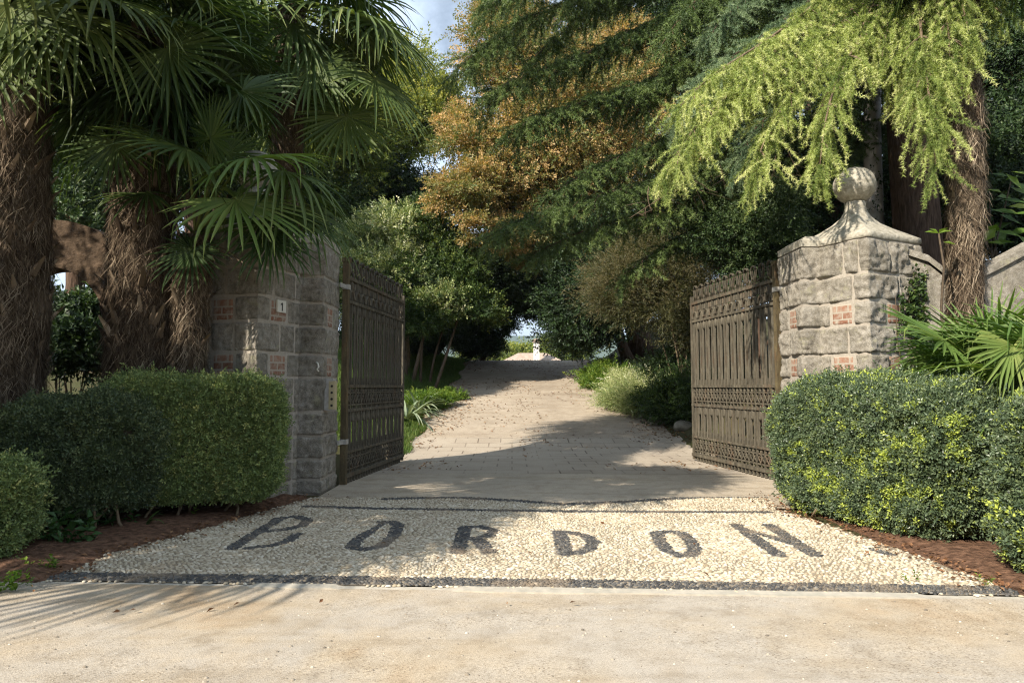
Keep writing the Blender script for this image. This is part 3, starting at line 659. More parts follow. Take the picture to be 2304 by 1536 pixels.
wall("garden_wall", "curved brick garden wall with stone coping right of the ball pillar", [(5.2, 9.15), (6.2, 9.0), (7, 8.9), (12, 8.6)], rtop, M['stone'], None, .40, True)
#%%PART3
# ------------------------------------------------------------------ leaf templates
def leaf_fan(base, dirs, nor, Ls, Ws, fold=.18):
    """kite shaped leaves -> vertices (n*4), quads"""
    base, d = np.asarray(base, float), nrm(dirs); s = nrm(np.cross(d, nor)); up = np.cross(s, d)
    Ls = np.broadcast_to(Ls, (len(base),))[:, None]; Ws = np.broadcast_to(Ws, (len(base),))[:, None]
    m = base+d*Ls*.45+up*Ws*fold
    V = np.stack([base, m+s*Ws/2, base+d*Ls-up*Ws*fold*.6, m-s*Ws/2], 1)
    return V.reshape(-1, 3), np.arange(len(base)*4).reshape(-1, 4)
def T_twig(n, L, ll, lw, ang=R(55), seed=1, flat=False, tonev=.10, tip=0.0):
    g = np.random.default_rng(seed); k = np.arange(n); z = L*(k+.6)/n
    az = (k*math.pi+g.normal(size=n)*.5) if flat else (k*2.4+g.normal(size=n)*.4)
    a = ang*(1-.6*(k/n)**2)+g.normal(size=n)*.2; rad = np.stack([np.cos(az), np.sin(az), 0*az], 1)
    d = rad*np.sin(a)[:, None]+np.array([0, 0, 1])*np.cos(a)[:, None]
    nor = (np.array([0, 1., 0])[None]+g.normal(size=(n, 3))*.45) if flat else (np.array([0, 0, 1.])[None]-d*.3+g.normal(size=(n, 3))*.4)
    V, q = leaf_fan(np.stack([0*z, 0*z, z], 1)+rad*.004, d, nor, ll*g.uniform(.75, 1.15, n), lw*g.uniform(.8, 1.1, n))
    t = np.repeat(g.normal(size=n)*tonev+tip*(k/n-.5), 4); return V, [q], t
def T_needles(L, spurs, nn, nl, nw, seed=1, tipup=.2, tonev=.08):
    g = np.random.default_rng(seed); V = []; t = []
    for i in range(spurs):
        z = L*(i+.5)/spurs; c = np.array([g.normal()*.006, g.normal()*.006, z]); d = nrm(g.normal(size=(nn, 3))+np.array([0, 0, .55])); s = nrm(np.cross(d, g.normal(size=(nn, 3))))
        ln = nl*g.uniform(.7, 1.15, nn)[:, None]; V.append(np.stack([c+s*nw/2, c-s*nw/2, c+d*ln], 1).reshape(-1, 3))
        tt = np.tile([-.06, -.06, .12], nn)+g.normal()*tonev+tipup*(i/spurs-.5); t.append(tt)
    V = np.concatenate(V); V = np.concatenate([V, [[.003, 0, 0], [-.003, 0, 0], [0, 0, L]]]); t = np.concatenate(t+[np.full(3, -.3)])
    return V, [np.arange(len(V)).reshape(-1, 3)], t
BOX = [T_twig(8, .078, .029, .017, R(60), k) for k in range(4)]
def E_(px, py, Y, rx, ry, d=None):
    return at(px, py, Y), np.array([rx*Y/F, (d if d else min(rx, ry*1.2)*Y/F*1.0), ry*Y/F])

# ------------------------------------------------------------------ clipped hedges
def hedge(label, c, h, rot, mat, n, tonef, seed, amp=.10, stems=7, group="clipped box hedges", pn=5.0, zb=.12):
    c = np.array(c, float); h = np.array(h, float); rt = thing("hedge", label, "hedge", (c[0], c[1], 0), group)
    Rm = np.array([[math.cos(rot), -math.sin(rot), 0], [math.sin(rot), math.cos(rot), 0], [0, 0, 1]])
    def shape(q, k=1.0, sd=seed):
        p = q/((np.abs(q)**pn).sum(1)**(1/pn))[:, None]; nn = nrm(np.sign(p)*np.abs(p)**(pn-1)/h); w = p*h
        dsp = amp*1.6*(fbm(w*1.6+seed, 1, 3, sd)-.5)+amp*1.25*(fbm(w*4.2+seed, 1, 3, sd+3)-.5)
        return w*k+nn*(dsp[:, None]), nn
    g_ = np.random.default_rng(seed)
    ar = np.array([h[1]*h[2], h[0]*h[2], h[0]*h[1]]); ax = g_.choice(3, n, p=ar/ar.sum()); q = g_.uniform(-1, 1, (n, 3)); q[np.arange(n), ax] = np.sign(g_.uniform(-1, 1, n))
    p, nn = shape(q); depth = g_.exponential(.045, n)-.025; tip = g_.random(n) < .10; depth[tip] -= g_.uniform(.0, .05, tip.sum())+.09*g_.random(tip.sum())**4; p = p-nn*depth[:, None]
    hole = fbm(p*3.3+seed*3, 1, 3, seed+9); kp = (hole > .25) & (p[:, 2] > -h[2]*.97); p, nn, tip, depth = p[kp], nn[kp], tip[kp], depth[kp]
    W = p@Rm.T+c; nW = nn@Rm.T; dirs = nW*.8+np.array([0, 0, .55])+g_.normal(size=p.shape)*.55
    tone = tonef(p/h, W, depth, g_); g = Geo(); k = g_.integers(0, 4, len(W))
    for i in range(4): g.stamp(BOX[i], W[k == i]-nrm(dirs[k == i])*.04, dirs[k == i], g_.uniform(.8, 1.25, (k == i).sum()), tone[k == i], g=g_)
    g.obj("foliage", mat, rt)
    core = Geo(); u = np.linspace(-1, 1, 15)
    for a_ in range(3):
        for sg in (-1, 1):
            A, B = np.meshgrid(u, u, indexing='ij'); q = np.zeros((15, 15, 3)); q[..., a_] = sg; q[..., (a_+1) % 3] = A; q[..., (a_+2) % 3] = B
            P, _ = shape(q.reshape(-1, 3), .90); core.grid((P@Rm.T+c).reshape(15, 15, 3))
    core.obj("inner_twigs", M['twig'], rt, True)
    for i in range(stems):
        a = np.array([g_.uniform(-.8, .8)*h[0], g_.uniform(-.75, .75)*h[1]])@Rm[:2, :2].T+c[:2]; b = a+g_.normal(size=2)*.2; zl = c[2]-h[2]
        st = Geo(); st.tube([[a[0], a[1], -.02], [a[0]*.6+b[0]*.4+g_.normal()*.03, a[1]*.6+b[1]*.4, zl*.55], [b[0], b[1], zl+.12]], [.02, .015, .010], 6, .5); st.obj("stem", M['stem'], rt, True)
    return rt
def tone_yellow(q, W, d, g):  # scattered clusters of outer sprigs get yellow tips
    f = fbm(W*9, 1, 2, 77)+.35*(fbm(W*1.5, 1, 2, 78)-.5); y = (f > .625) & (g.random(len(W)) < .75) | (g.random(len(W)) < .02)
    t = np.clip(g.normal(.28, .17, len(W)), 0, .62); y &= d < .04; t[y] = g.uniform(.62, 1.0, y.sum()); return t
def tone_dk(q, W, d, g): return np.clip(g.normal(.38, .24, len(W))+.5*(fbm(W*3, 1, 3, 5)-.5), 0, 1)
hedge("lush box hedge speckled with yellow tips in front of the ball pillar", (3.93, 7.2, .73), (.66, 1.28, .70), R(12), M['hedge_yellow'], 62000, tone_yellow, 3, .17, 10, pn=4.2)
hedge("yellow tipped box hedge nearest the road at the right edge", (4.38, 4.98, .68), (.78, .50, .66), R(25), M['hedge_yellow'], 36000, tone_yellow, 5, .17, pn=4.2)
hedge("big square clipped olive hedge before the number pillar", (-3.46, 7.52, .83), (.87, .44, .64), R(14), M['hedge_warm'], 40000, tone_dk, 7, .10, 9, pn=5.5)
hedge("dark loose hedge between the square hedge and the low corner hedge", (-4.32, 6.75, .71), (.74, .42, .52), R(12), M['hedge_dark'], 32000, tone_dk, 9, .24, 9, pn=3)
hedge("low rounded hedge at the left corner by the nettles", (-4.5, 5.6, .40), (.52, .40, .34), R(10), M['hedge_warm'], 19000, tone_dk, 11, .2, pn=3)
hedge("dim hedge at the foot of the leftmost hairy palm trunk", (-5.45, 6.5, .60), (.42, .42, .60), R(8), M['hedge_dark'], 15000, tone_dk, 13, .2, pn=3)

# ------------------------------------------------------------------ trees with leafy crowns
def crown(g, T, ells, n, scale, tone, seed, ncl=26, rsub=.34, flat=.55, up=.25, shell=.45, droop=0.0, tv=.16):
    g_ = np.random.default_rng(seed); vol = np.array([np.prod(e[1])**.72 for e in ells]); cnt = (n*vol/vol.sum()).astype(int); cl = []
    for (c, r), m in zip(ells, cnt):
        k = max(6, int(ncl*(np.prod(r)/np.prod(ells[0][1]))**.5)); u = nrm(g_.normal(size=(k, 3)))*(g_.random((k, 1))**shell); cc = c+u*r; cl.append(cc)
        w = g_.random(k)**.7+.25; i = g_.choice(k, m, p=w/w.sum()); rs = rsub*min(r)*(.6+.8*g_.random(k))
        o = g_.normal(size=(m, 3))*np.array([1.15, 1.15, flat]); o *= rs[i][:, None]; p = cc[i]+o
        out = nrm((p-c)/r); dirs = out*.55+nrm(o)*.5+np.array([0, 0, up-droop])+g_.normal(size=(m, 3))*.45
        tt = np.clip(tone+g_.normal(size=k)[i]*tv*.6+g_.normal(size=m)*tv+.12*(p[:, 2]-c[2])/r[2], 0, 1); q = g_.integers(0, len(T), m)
        for j in range(len(T)): g.stamp(T[j], p[q == j], dirs[q == j], scale*g_.uniform(.75, 1.25, (q == j).sum()), tt[q == j], g=g_)
    return np.concatenate(cl)
def limbs(g, base, top, tips, r0, g_, wob=.25, n=9):
    base, top = np.array(base, float), np.array(top, float); t = np.linspace(0, 1, n)[:, None]
    tr = base+(top-base)*t+np.cumsum(g_.normal(size=(n, 3))*wob*.25, 0)*np.array([1, 1, 0]); tr[0] = base; g.tube(tr, r0*(1-.75*t[:, 0])*(1+.35*np.exp(-t[:, 0]*14)), 10)
    for e in tips:
        k = g_.integers(max(1, n//4), n-1); a = tr[k]; s = np.linspace(0, 1, 6)[:, None]; m = (a+e)/2+np.array([0, 0, .08*np.linalg.norm(e-a)])+g_.normal(size=3)*.1*np.linalg.norm(e-a)
        c = (1-s)**2*a+2*s*(1-s)*m+s*s*e; rr = min(r0*.4, .05+.02*np.linalg.norm(e-a))*r0/.25*.6; g.tube(c, rr*(1-.85*s[:, 0])+.004, 6)
def tree(name, label, cat, ells, mat, n, T, scale, tone, seed, base, r0=.22, bark=None, top=None, nl=14, group=None, **kw):
    g_ = np.random.default_rng(seed+500); bx, by = base; b = P3(bx, by, -.05); rt = thing(name, label, cat, b, group)
    g = Geo(); cl = crown(g, T, ells, n, scale, tone, seed, **kw); g.obj("crown", mat, rt)
    tp = np.array(top) if top is not None else ells[0][0]+np.array([0, 0, ells[0][1][2]*.4])
    tips = cl[g_.choice(len(cl), min(nl, len(cl)), replace=False)]; g = Geo(); limbs(g, b, tp, tips, r0, g_); g.obj("trunk", bark or M['bark'], rt, True); return rt
TW_S = [T_twig(8, .30, .085, .048, R(60), 20+k, True) for k in range(3)]          # small leaves, flat sprays (beech)
TW_M = [T_twig(9, .32, .10, .05, R(58), 30+k) for k in range(3)]
TW_L = [T_twig(7, .26, .13, .06, R(62), 40+k) for k in range(3)]
TW_B = [T_twig(9, .40, .12, .022, R(40), 50+k) for k in range(3)]                 # narrow leaves

tree("copper_beech_tree", "tall copper beech with orange brown leaves in the centre behind the cedar boughs", "tree",
     [E_(1190, 430, 24, 150, 130), E_(1150, 110, 24.5, 95, 150), E_(1085, 330, 23, 100, 70), E_(1060, 430, 22.5, 85, 70), E_(1120, 510, 22.5, 90, 50), E_(1300, 280, 24.5, 180, 190), E_(1430, 400, 25, 140, 130), E_(1400, 170, 26, 130, 100), E_(1125, -60, 25, 75, 110), E_(1035, 275, 23.5, 50, 36), E_(1230, 580, 25, 90, 40)],
     M['beech'], 52000, TW_S, 1.15, .44, 101, (4.9, 25.5), .4, top=at(1300, 50, 25), ncl=75, rsub=.20, flat=.26, up=.05, droop=.1, nl=40, shell=.55, tv=.22)
tree("broadleaf_tree", "yellow green tree against the open patch of sky", "tree",
     [E_(920, 230, 34, 90, 110), E_(845, 130, 34, 60, 85), E_(965, 270, 33, 60, 80), E_(835, 270, 32, 80, 120), E_(985, 215, 35, 40, 45), E_(890, 160, 34.5, 36, 50)],
     M['yellowgreen'], 14000, TW_M, 1.5, .5, 102, (-6.5, 34), .3, top=at(900, 150, 34), nl=22)
tree("broadleaf_tree", "sunlit yellowish tree seen through the hanging fan palm leaves", "tree",
     [E_(690, 240, 27, 130, 150), E_(600, 140, 27, 110, 120), E_(760, 330, 27.5, 90, 90), E_(560, 300, 26.5, 110, 90)],
     M['yellowgreen'], 14000, TW_M, 1.4, .45, 103, (-9.4, 27), .3, top=at(650, 150, 27), nl=22)
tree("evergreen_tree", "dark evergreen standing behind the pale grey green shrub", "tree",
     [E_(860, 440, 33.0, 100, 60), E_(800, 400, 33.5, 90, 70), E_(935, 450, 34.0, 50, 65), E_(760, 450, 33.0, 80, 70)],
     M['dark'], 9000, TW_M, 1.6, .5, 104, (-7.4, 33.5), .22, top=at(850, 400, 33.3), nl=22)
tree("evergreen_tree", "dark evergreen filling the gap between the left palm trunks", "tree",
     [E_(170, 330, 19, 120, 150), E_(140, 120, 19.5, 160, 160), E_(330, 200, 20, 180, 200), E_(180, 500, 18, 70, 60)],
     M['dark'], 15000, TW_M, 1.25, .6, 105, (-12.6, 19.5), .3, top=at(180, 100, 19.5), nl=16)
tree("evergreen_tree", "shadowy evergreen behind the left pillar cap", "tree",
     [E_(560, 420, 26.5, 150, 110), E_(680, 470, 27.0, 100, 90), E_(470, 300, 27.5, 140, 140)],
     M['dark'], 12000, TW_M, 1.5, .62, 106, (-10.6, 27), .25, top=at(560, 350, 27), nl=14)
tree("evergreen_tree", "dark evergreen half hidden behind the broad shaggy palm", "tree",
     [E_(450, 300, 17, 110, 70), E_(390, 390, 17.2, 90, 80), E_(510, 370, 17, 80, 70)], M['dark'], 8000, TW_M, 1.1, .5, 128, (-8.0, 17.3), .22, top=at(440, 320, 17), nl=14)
# trees shading the crest of the drive
tree("evergreen_tree", "black green tree arching over the top of the drive", "tree",
     [E_(1210, 640, 28, 120, 62), E_(1090, 665, 29, 90, 55), E_(1290, 620, 27, 90, 80), E_(1185, 685, 28.5, 80, 26), E_(1040, 720, 29.5, 60, 40), E_(1250, 560, 27.5, 110, 60), E_(1130, 600, 28, 80, 50)],
     M['dark'], 17000, TW_M, 1.25, .35, 107, (-3.6, 30), .26, top=at(1120, 640, 29), nl=20)
tree("evergreen_tree", "dense black tree right of the drive crest", "tree",
     [E_(1290, 690, 24.5, 50, 100, 1.6), E_(1330, 660, 23.5, 70, 110, 1.8), E_(1350, 560, 24, 90, 90), E_(1300, 750, 24, 45, 45, 1.4), E_(1380, 640, 23, 80, 90)],
     M['dark'], 16000, TW_M, 1.15, .3, 108, (4.6, 25), .25, top=at(1330, 600, 24), nl=12)
tree("crooked_tree", "small crooked dark tree left of the distant chimney", "tree",
     [E_(1075, 760, 30, 34, 28), E_(1105, 785, 30.5, 32, 18), E_(1120, 735, 30, 40, 22), E_(1050, 785, 30, 26, 18)],
     M['dark'], 2600, TW_M, .9, .35, 109, (-1.35, 31), .14, top=at(1160, 745, 30.5), nl=10)
# woodland behind the right side
tree("evergreen_tree", "tall dark woodland tree above the cedar at the top", "tree",
     [E_(1600, 120, 31, 200, 170), E_(1820, 80, 30, 230, 190), E_(1450, -20, 31, 150, 110), E_(1640, 330, 30, 180, 120), E_(2050, 60, 29, 180, 200)],
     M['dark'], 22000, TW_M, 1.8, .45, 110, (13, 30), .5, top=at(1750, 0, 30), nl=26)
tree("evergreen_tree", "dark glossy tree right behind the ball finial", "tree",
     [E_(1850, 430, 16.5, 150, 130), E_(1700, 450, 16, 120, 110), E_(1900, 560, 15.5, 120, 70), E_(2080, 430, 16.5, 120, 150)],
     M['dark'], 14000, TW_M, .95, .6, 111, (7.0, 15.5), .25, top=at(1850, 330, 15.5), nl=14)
tree("evergreen_tree", "shady tree beyond the wall at the far right edge", "tree",
     [E_(2260, 230, 14.5, 110, 230), E_(2240, 470, 13.5, 110, 120), E_(2330, 420, 13, 90, 200), E_(2200, 60, 15, 100, 120)],
     M['dark'], 14000, TW_M, .95, .45, 112, (10.6, 14.5), .25, top=at(2270, 100, 14.5), nl=14)
tree("holly_tree", "glossy dark holly directly behind the sunlit gate hinge", "tree",
     [E_(1700, 560, 12.9, 65, 100), E_(1650, 510, 13.3, 80, 80), E_(1735, 480, 12.7, 50, 90)],
     M['dark'], 8000, TW_S, .75, .72, 113, (4.9, 13.1), .1, top=at(1700, 480, 13), nl=10)
# shrubs along the drive
sh = tree("grey_green_shrub", "tall pale grey green shrub behind the dark gate leaf", "shrub",
     [E_(840, 550, 23.6, 75, 75), E_(900, 520, 24.0, 80, 55), E_(800, 640, 23.2, 60, 80), E_(880, 610, 23.2, 70, 60), E_(960, 570, 24.2, 45, 50), E_(1000, 680, 22.9, 60, 35)],
     M['holly'], 14000, TW_S, 1.1, .36, 114, (-3.7, 23.8), .09, M['stem'], top=at(900, 560, 23.8), nl=16, ncl=44, rsub=.24, shell=.7, tv=.24)
g = Geo(); crown(g, TW_S, [E_(980, 560, 24.2, 80, 80), E_(1010, 640, 23.6, 75, 65), E_(1060, 680, 23.4, 55, 45), E_(930, 700, 22.9, 80, 55), E_(860, 700, 22.8, 65, 60), E_(1045, 600, 24.2, 45, 45), E_(920, 625, 23.6, 70, 60), E_(950, 480, 24.2, 30, 40), E_(1100, 700, 23.4, 30, 30)], 15000, 1.1, .38, 127, ncl=60, rsub=.20, shell=.7, tv=.24)
o = g.obj("crown", M['ivy'], sh); o["label"] = "greener leaves on the side toward the drive"
g_ = np.random.default_rng(5)
for k in range(6):
    g = Geo(); b = P3(-3.75+.24*k, 23+.5*g_.normal(), -.05); e = at(870+34*k+g_.normal()*20, 680, 23.4); s_ = np.linspace(0, 1, 7)[:, None]; g.tube((1-s_)**2*b+2*s_*(1-s_)*(b*.5+e*.5+g_.normal(size=3)*.2)+s_*s_*e, np.linspace(.085, .035, 7)*g_.uniform(.6, 1.1), 7); g.obj("stem", M['stem_dark'], sh, True)
tree("evergreen_shrub", "dark understory shrub behind the pale shrub's trunks", "shrub", [E_(905, 755, 27, 70, 45), E_(985, 745, 28, 60, 34), E_(840, 740, 27, 60, 60)], M['dark'], 7000, TW_M, 1.0, .4, 126, (-4.7, 27.5), .1, top=at(920, 740, 27.3), nl=10)
sb = tree("thicket_shrub", "tall brownish thicket of thin upright stems beside the sunlit gate", "shrub",
     [E_(1490, 630, 18.2, 110, 100), E_(1570, 570, 17.9, 100, 70), E_(1405, 650, 18.5, 60, 60), E_(1590, 690, 17.7, 70, 90), E_(1640, 540, 18.2, 70, 70), E_(1430, 590, 18.8, 60, 60)],
     M['thicket'], 17000, TW_B, .85, .5, 115, (5.0, 18.6), .06, M['stem'], top=at(1540, 560, 18.2), nl=10, ncl=40)
g = Geo()
for k in range(46):
    b = P3(4.55+.9*g_.random(), 17.8+1.0*g_.random(), -.05); e = at(1440+200*g_.random(), 480+220*g_.random(), 18.1); s_ = np.linspace(0, 1, 5)[:, None]
    g.tube((1-s_)**2*b+2*s_*(1-s_)*(b*.45+e*.55+np.array([-.1, 0, .5]))+s_*s_*e, [.022, .02, .017, .013, .008], 5)
g.obj("stem", M['stem'], sb, True)
def bush(name, label, ells, mat, n, T, sc, tone, seed, group=None, **kw):
    c = ells[0][0]; rt = thing(name, label, "shrub", P3(c[0], c[1]), group); g = Geo(); cl = crown(g, T, ells, n, sc, tone, seed, **kw); g.obj("foliage", mat, rt)
    g = Geo(); g_ = np.random.default_rng(seed)
    for e in cl[:10]:
        b = P3(c[0]+g_.normal()*.08, c[1]+g_.normal()*.08, -.03); g.tube([b, (b+e)/2+g_.normal(size=3)*.04, e], [.018, .013, .006], 5)
    g.obj("stem", M['stem'], rt, True); return rt
def G_(px, Y, rx, ry, dz=0.0):
    x = (px-1152)/F*Y; return np.array([x, Y, float(hz(x, Y))+ry*.75+dz]), np.array([rx, rx*.9, ry])
bush("low_shrub", "bright yellow green bush at the far right verge", [G_(1362, 23, .60, .50), G_(1392, 22.5, .5, .42), G_(1350, 24, .45, .4)], M['bright'], 4200, TW_S, .75, .5, 120)
bush("low_shrub", "fluffy olive bush spilling onto the right verge", [G_(1432, 19.2, .75, .55), G_(1465, 18.6, .6, .5), G_(1400, 20.2, .6, .5)], M['holly'], 8000, TW_B, .6, .38, 121)
bush("low_shrub", "deep green bush beside the stones near the sunlit gate", [G_(1525, 17.4, .6, .55), G_(1565, 17, .6, .7), G_(1490, 18, .45, .45)], M['ivy'], 6200, TW_S, .7, .3, 122)
bush("low_shrub", "shaded bush under the brown thicket", [G_(1515, 19.6, .8, .6), G_(1590, 18.4, .7, .8), G_(1550, 20.4, .7, .7)], M['dark'], 5000, TW_S, .8, .6, 123)
bush("ground_cover", "bright yellow green ground cover beside the left verge", [G_(985, 20, .55, .2), G_(950, 19.4, .5, .24), G_(1015, 21, .35, .15)], M['bright'], 3000, TW_S, .6, .42, 124)
bush("dark_bush", "dark bush seen through the arched wall opening", [E_(180, 780, 11.5, 70, 60), E_(120, 720, 11.6, 40, 50), E_(215, 700, 11.8, 40, 60)], M['dark'], 2600, TW_L, .8, .55, 125)
for k, (lab, x, y, h, wd) in enumerate([("mossy boulder nearest the open sunlit gate", 4.15, 16.6, .16, .26), ("pale stone edging the right verge", 3.75, 17.6, .22, .28), ("upright grey stone by the bright yellow bush", 3.70, 25.0, .75, .45), ("flat stone at the foot of the olive bush", 3.6, 18.4, .15, .24)]):
    u = np.linspace(0, math.pi, 10)[:, None]; v = np.linspace(0, 2*math.pi, 17)[None]; q = np.stack([np.sin(u)*np.cos(v), np.sin(u)*np.sin(v), np.cos(u)+0*v], -1)
    q = q*(1+.5*(fbm(np.where(abs(q) < 1e-12, 0, q)*1.6+k*7, 1, 3, k)-.5))[..., None]*np.array([wd, wd*.8, h]); g = Geo(); g.grid(q+P3(x, y, h*.25))
    tag(g.obj("boulder", M['rock'], None, True), lab, "stone", "stones along the right verge")

# strap leaved clumps
def strap(name, label, c, n, L, w, mat, seed, cat="plant", up=.9, group=None, tone=.5):
    g_ = np.random.default_rng(seed); g = Geo(); s = np.linspace(0, 1, 7)
    for k in range(n):
        a = g_.uniform(0, 2*math.pi); el = g_.uniform(.35, 1.25)*up; l = L*g_.uniform(.6, 1.1); d = np.array([math.cos(a)*math.cos(el), math.sin(a)*math.cos(el), math.sin(el)])
        p = np.array(c)+np.array([math.cos(a), math.sin(a), 0])*g_.uniform(0, .07)+d*(s*l)[:, None]-np.array([0, 0, 1])*(s**2.2*l*g_.uniform(.3, .75))[:, None]
        p[:, 2] = np.maximum(p[:, 2], hz(p[:, 0], p[:, 1])+.02); sd = np.array([-math.sin(a), math.cos(a), 0]); ww = w*(1-s**2.5)*(.7+.3*np.minimum(s*6, 1)); up_ = np.array([0, 0, 1])*.25
        g.grid(np.stack([p-sd*ww[:, None]/2+up_*ww[:, None], p, p+sd*ww[:, None]/2+up_*ww[:, None]], 1), np.repeat(np.clip(tone+g_.normal()*.2, 0, 1)+0*s, 3).reshape(7, 3))
    o = g.obj(name, mat, None, True); return tag(o, label, cat, group)
for k, (lab, px, Y, n) in enumerate([("grey green strappy plant beside the dark gate's free end", 940, 18.9, 60), ("strappy clump behind the dark gate post", 915, 17.6, 36)]):
    x = (px-1152)/F*Y; strap("strap_plant", lab, P3(x, Y), n, 1.35, .075, M['strap'], 130+k, group="strappy plants on the left verge", tone=.62)
for k, (lab, px, Y, n) in enumerate([("upper blue green strappy plant below the thicket", 1440, 23.5, 60), ("blue green strappy plant leaning over the olive bush", 1475, 22, 56), ("strappy plant nearest the brown stems", 1510, 21, 46)]):
    x = (px-1152)/F*Y; strap("strap_plant", lab, P3(x, Y, .25), n, 1.35, .07, M['strap'], 140+k, group="strappy plants on the right bank", tone=.5)
strap("lily_leaf_plant", "few long drooping green leaves under the square clipped hedge", (-3.62, 6.78, .02), 5, .42, .035, M['ivy'], 150, tone=.4)

# grass on the left bank, weeds, dead leaves, loose stones
def blades(n, x0, x1, y0, y1, L, seed, ok):
    g_ = np.random.default_rng(seed); x = g_.uniform(x0, x1, n); y = g_.uniform(y0, y1, n); k = ok(x, y); x, y = x[k], y[k]; p = np.stack([x, y, hz(x, y)], 1); m = len(p)
    T = (np.array([[-.004, 0, 0], [.004, 0, 0], [.0, .02, .06], [.006, -.02, 0], [.012, -.018, 0], [.02, -.03, .055], [-.01, .012, 0], [-.004, .013, 0], [-.02, .03, .045]]), [np.arange(9).reshape(3, 3)], np.repeat([0, .1, -.1], 3))
    g = Geo(); g.stamp(T, p, np.array([0, 0, 1.])+g_.normal(size=(m, 3))*.25, L*g_.uniform(.7, 1.4, m), np.clip(g_.normal(.45, .2, m)+.3*(fbm(p*.9, 1, 2, 2)-.5), 0, 1), g=g_); return g
M['lawn'] = plain('lawn_soil', (.035, .055, .015), (.09, .12, .035), 5, .97, .1, .8, detail=9, bdist=.03)
g = Geo(); yy, tt = np.meshgrid(np.linspace(13.5, 31.5, 120), np.linspace(0, 1, 50), indexing='ij'); xe = -2.28-.10*np.sin(yy*.7)+.35*sstep(20, 30, yy)+.1*np.sin(yy*2.3); xx = -9+(xe+9)*tt
g.grid(np.stack([xx, yy, hz(xx, yy)+.016], -1)); tag(g.obj("lawn", M['lawn'], None, True), kind="structure")
g = blades(90000, -8, -1.8, 14, 31, 2.0, 160, lambda x, y: x < -2.3-.10*np.sin(y*.7)+.35*sstep(20, 30, y)+.1*np.sin(y*2.3)); tag(g.obj("grass", M['grass']), kind="stuff")
LT = T_twig(1, .001, .07, .045, R(80), 9); LT = (LT[0], LT[1], LT[2]*0)
g_ = np.random.default_rng(170); n = 6500; y = 11+21*g_.random(n)**.8; t = g_.random(n); t = np.where(g_.random(n) < .62, np.where(t < .5, t**2*.8, 1-(1-t)**2*.8), t); x = -2.5+6.6*t
k = fbm(np.stack([x*.8, y*.5, 0*x], 1), 1, 3, 6) > .42+.2*(y < 15); x, y = x[k], y[k]; g = Geo()
g.stamp(LT, np.stack([x, y, hz(x, y)+.022], 1), np.stack([g_.normal(size=len(x))*.25, g_.normal(size=len(x))*.25, np.ones(len(x))], 1), g_.uniform(.5, 1.2, len(x)), g_.uniform(.1, .9, len(x)), g=g_); 
for q0, q1, m in [(i_, i_+1, 90) for i_ in range(0, 4)]+[(i_, i_+1, 110) for i_ in range(11, 16)]:
    t = g_.random((m, 1)); p = E[q0]+(E[q1]-E[q0])*t+g_.normal(size=(m, 2))*np.array([.16, .10]); g.stamp(LT, np.c_[p, hz(p[:, 0], p[:, 1])+.036], np.c_[g_.normal(size=(m, 2))*.4, np.ones(m)], g_.uniform(.2, .7, m), g_.uniform(0, .7, m), g=g_)
m = 46; p = np.c_[g_.uniform(-3.5, 3.5, m), g_.uniform(2.4, 8.6, m)]; g.stamp(LT, np.c_[p, hz(p[:, 0], p[:, 1])+.036], np.c_[g_.normal(size=(m, 2))*.4, np.ones(m)], g_.uniform(.25, .7, m), g_.uniform(0, .7, m), g=g_)
tag(g.obj("leaf_litter", M['litter']), kind="stuff")
n = 2400; x = g_.uniform(-5, 5, n); y = g_.uniform(1.8, 4.55, n); y = np.minimum(y, front_y(x)-.14); g = Geo(); sz = .003+.008*g_.random(n)**5
V = np.repeat(PV[None], n, 0)*np.stack([sz, sz*g_.uniform(.6, 1, n), sz*g_.uniform(.5, .9, n)], 1)[:, None]; off = (np.arange(n)*len(PV))[:, None, None]
g.add((V+np.stack([x, y, hz(x, y)+.012], 1)[:, None]).reshape(-1, 3), [(PQ[None]+off).reshape(-1, 4), (PT[None]+off).reshape(-1, 3)], np.repeat(.15+.7*g_.random(n)**1.5, len(PV))); tag(g.obj("loose_stones", M['pebbles'], None, True), kind="stuff")
WD = [T_twig(7, .16, .07, .05, R(75), 60+k) for k in range(2)]
def weed(label, c, r, n, sc, mat, seed, tone=.5, name="weed"):
    g_ = np.random.default_rng(seed); p = np.array(c)+np.stack([g_.normal(size=n)*r, g_.normal(size=n)*r*.6, g_.random(n)*.03], 1); g = Geo(); dd = g_.normal(size=(n, 3))*.35+np.array([0, 0, 1])
    for j in range(2): q = np.arange(n) % 2 == j; g.stamp(WD[j], p[q], dd[q], sc*g_.uniform(.6, 1.3, q.sum()), np.clip(tone+g_.normal(size=q.sum())*.15, 0, 1), g=g_)
    rt = thing(name, label, "weed", c); g.obj("foliage", mat, rt)
gq = gp(215, 1190); weed("leafy dark green nettle patch at the foot of the dark loose hedge", (gq[0]-.05, gq[1], .02), .16, 26, 1.5, M['nettle'], 180, .5, "nettle_clump")
gq = gp(145, 1230); weed("smaller nettle patch beside the low corner hedge", (gq[0], gq[1], .02), .13, 18, 1.35, M['nettle'], 181, .4, "nettle_clump")
gq = gp(22, 1335); weed("bright green weed at the left road edge", (gq[0], gq[1], .02), .07, 16, .6, M['bright'], 182, .35)
gq = gp(95, 1290); weed("small green weed on the sunny soil edge", (gq[0], gq[1], .02), .05, 9, .5, M['bright'], 183, .35)
gq = gp(432, 1168); weed("tiny lone weed on the soil beside the letter B", (gq[0], gq[1], .02), .02, 4, .5, M['bright'], 184, .3)
gq = gp(2215, 1328); weed("tiny yellow weed in the black front stripe", (gq[0], gq[1], .03), .02, 5, .32, M['bright'], 185, .6)
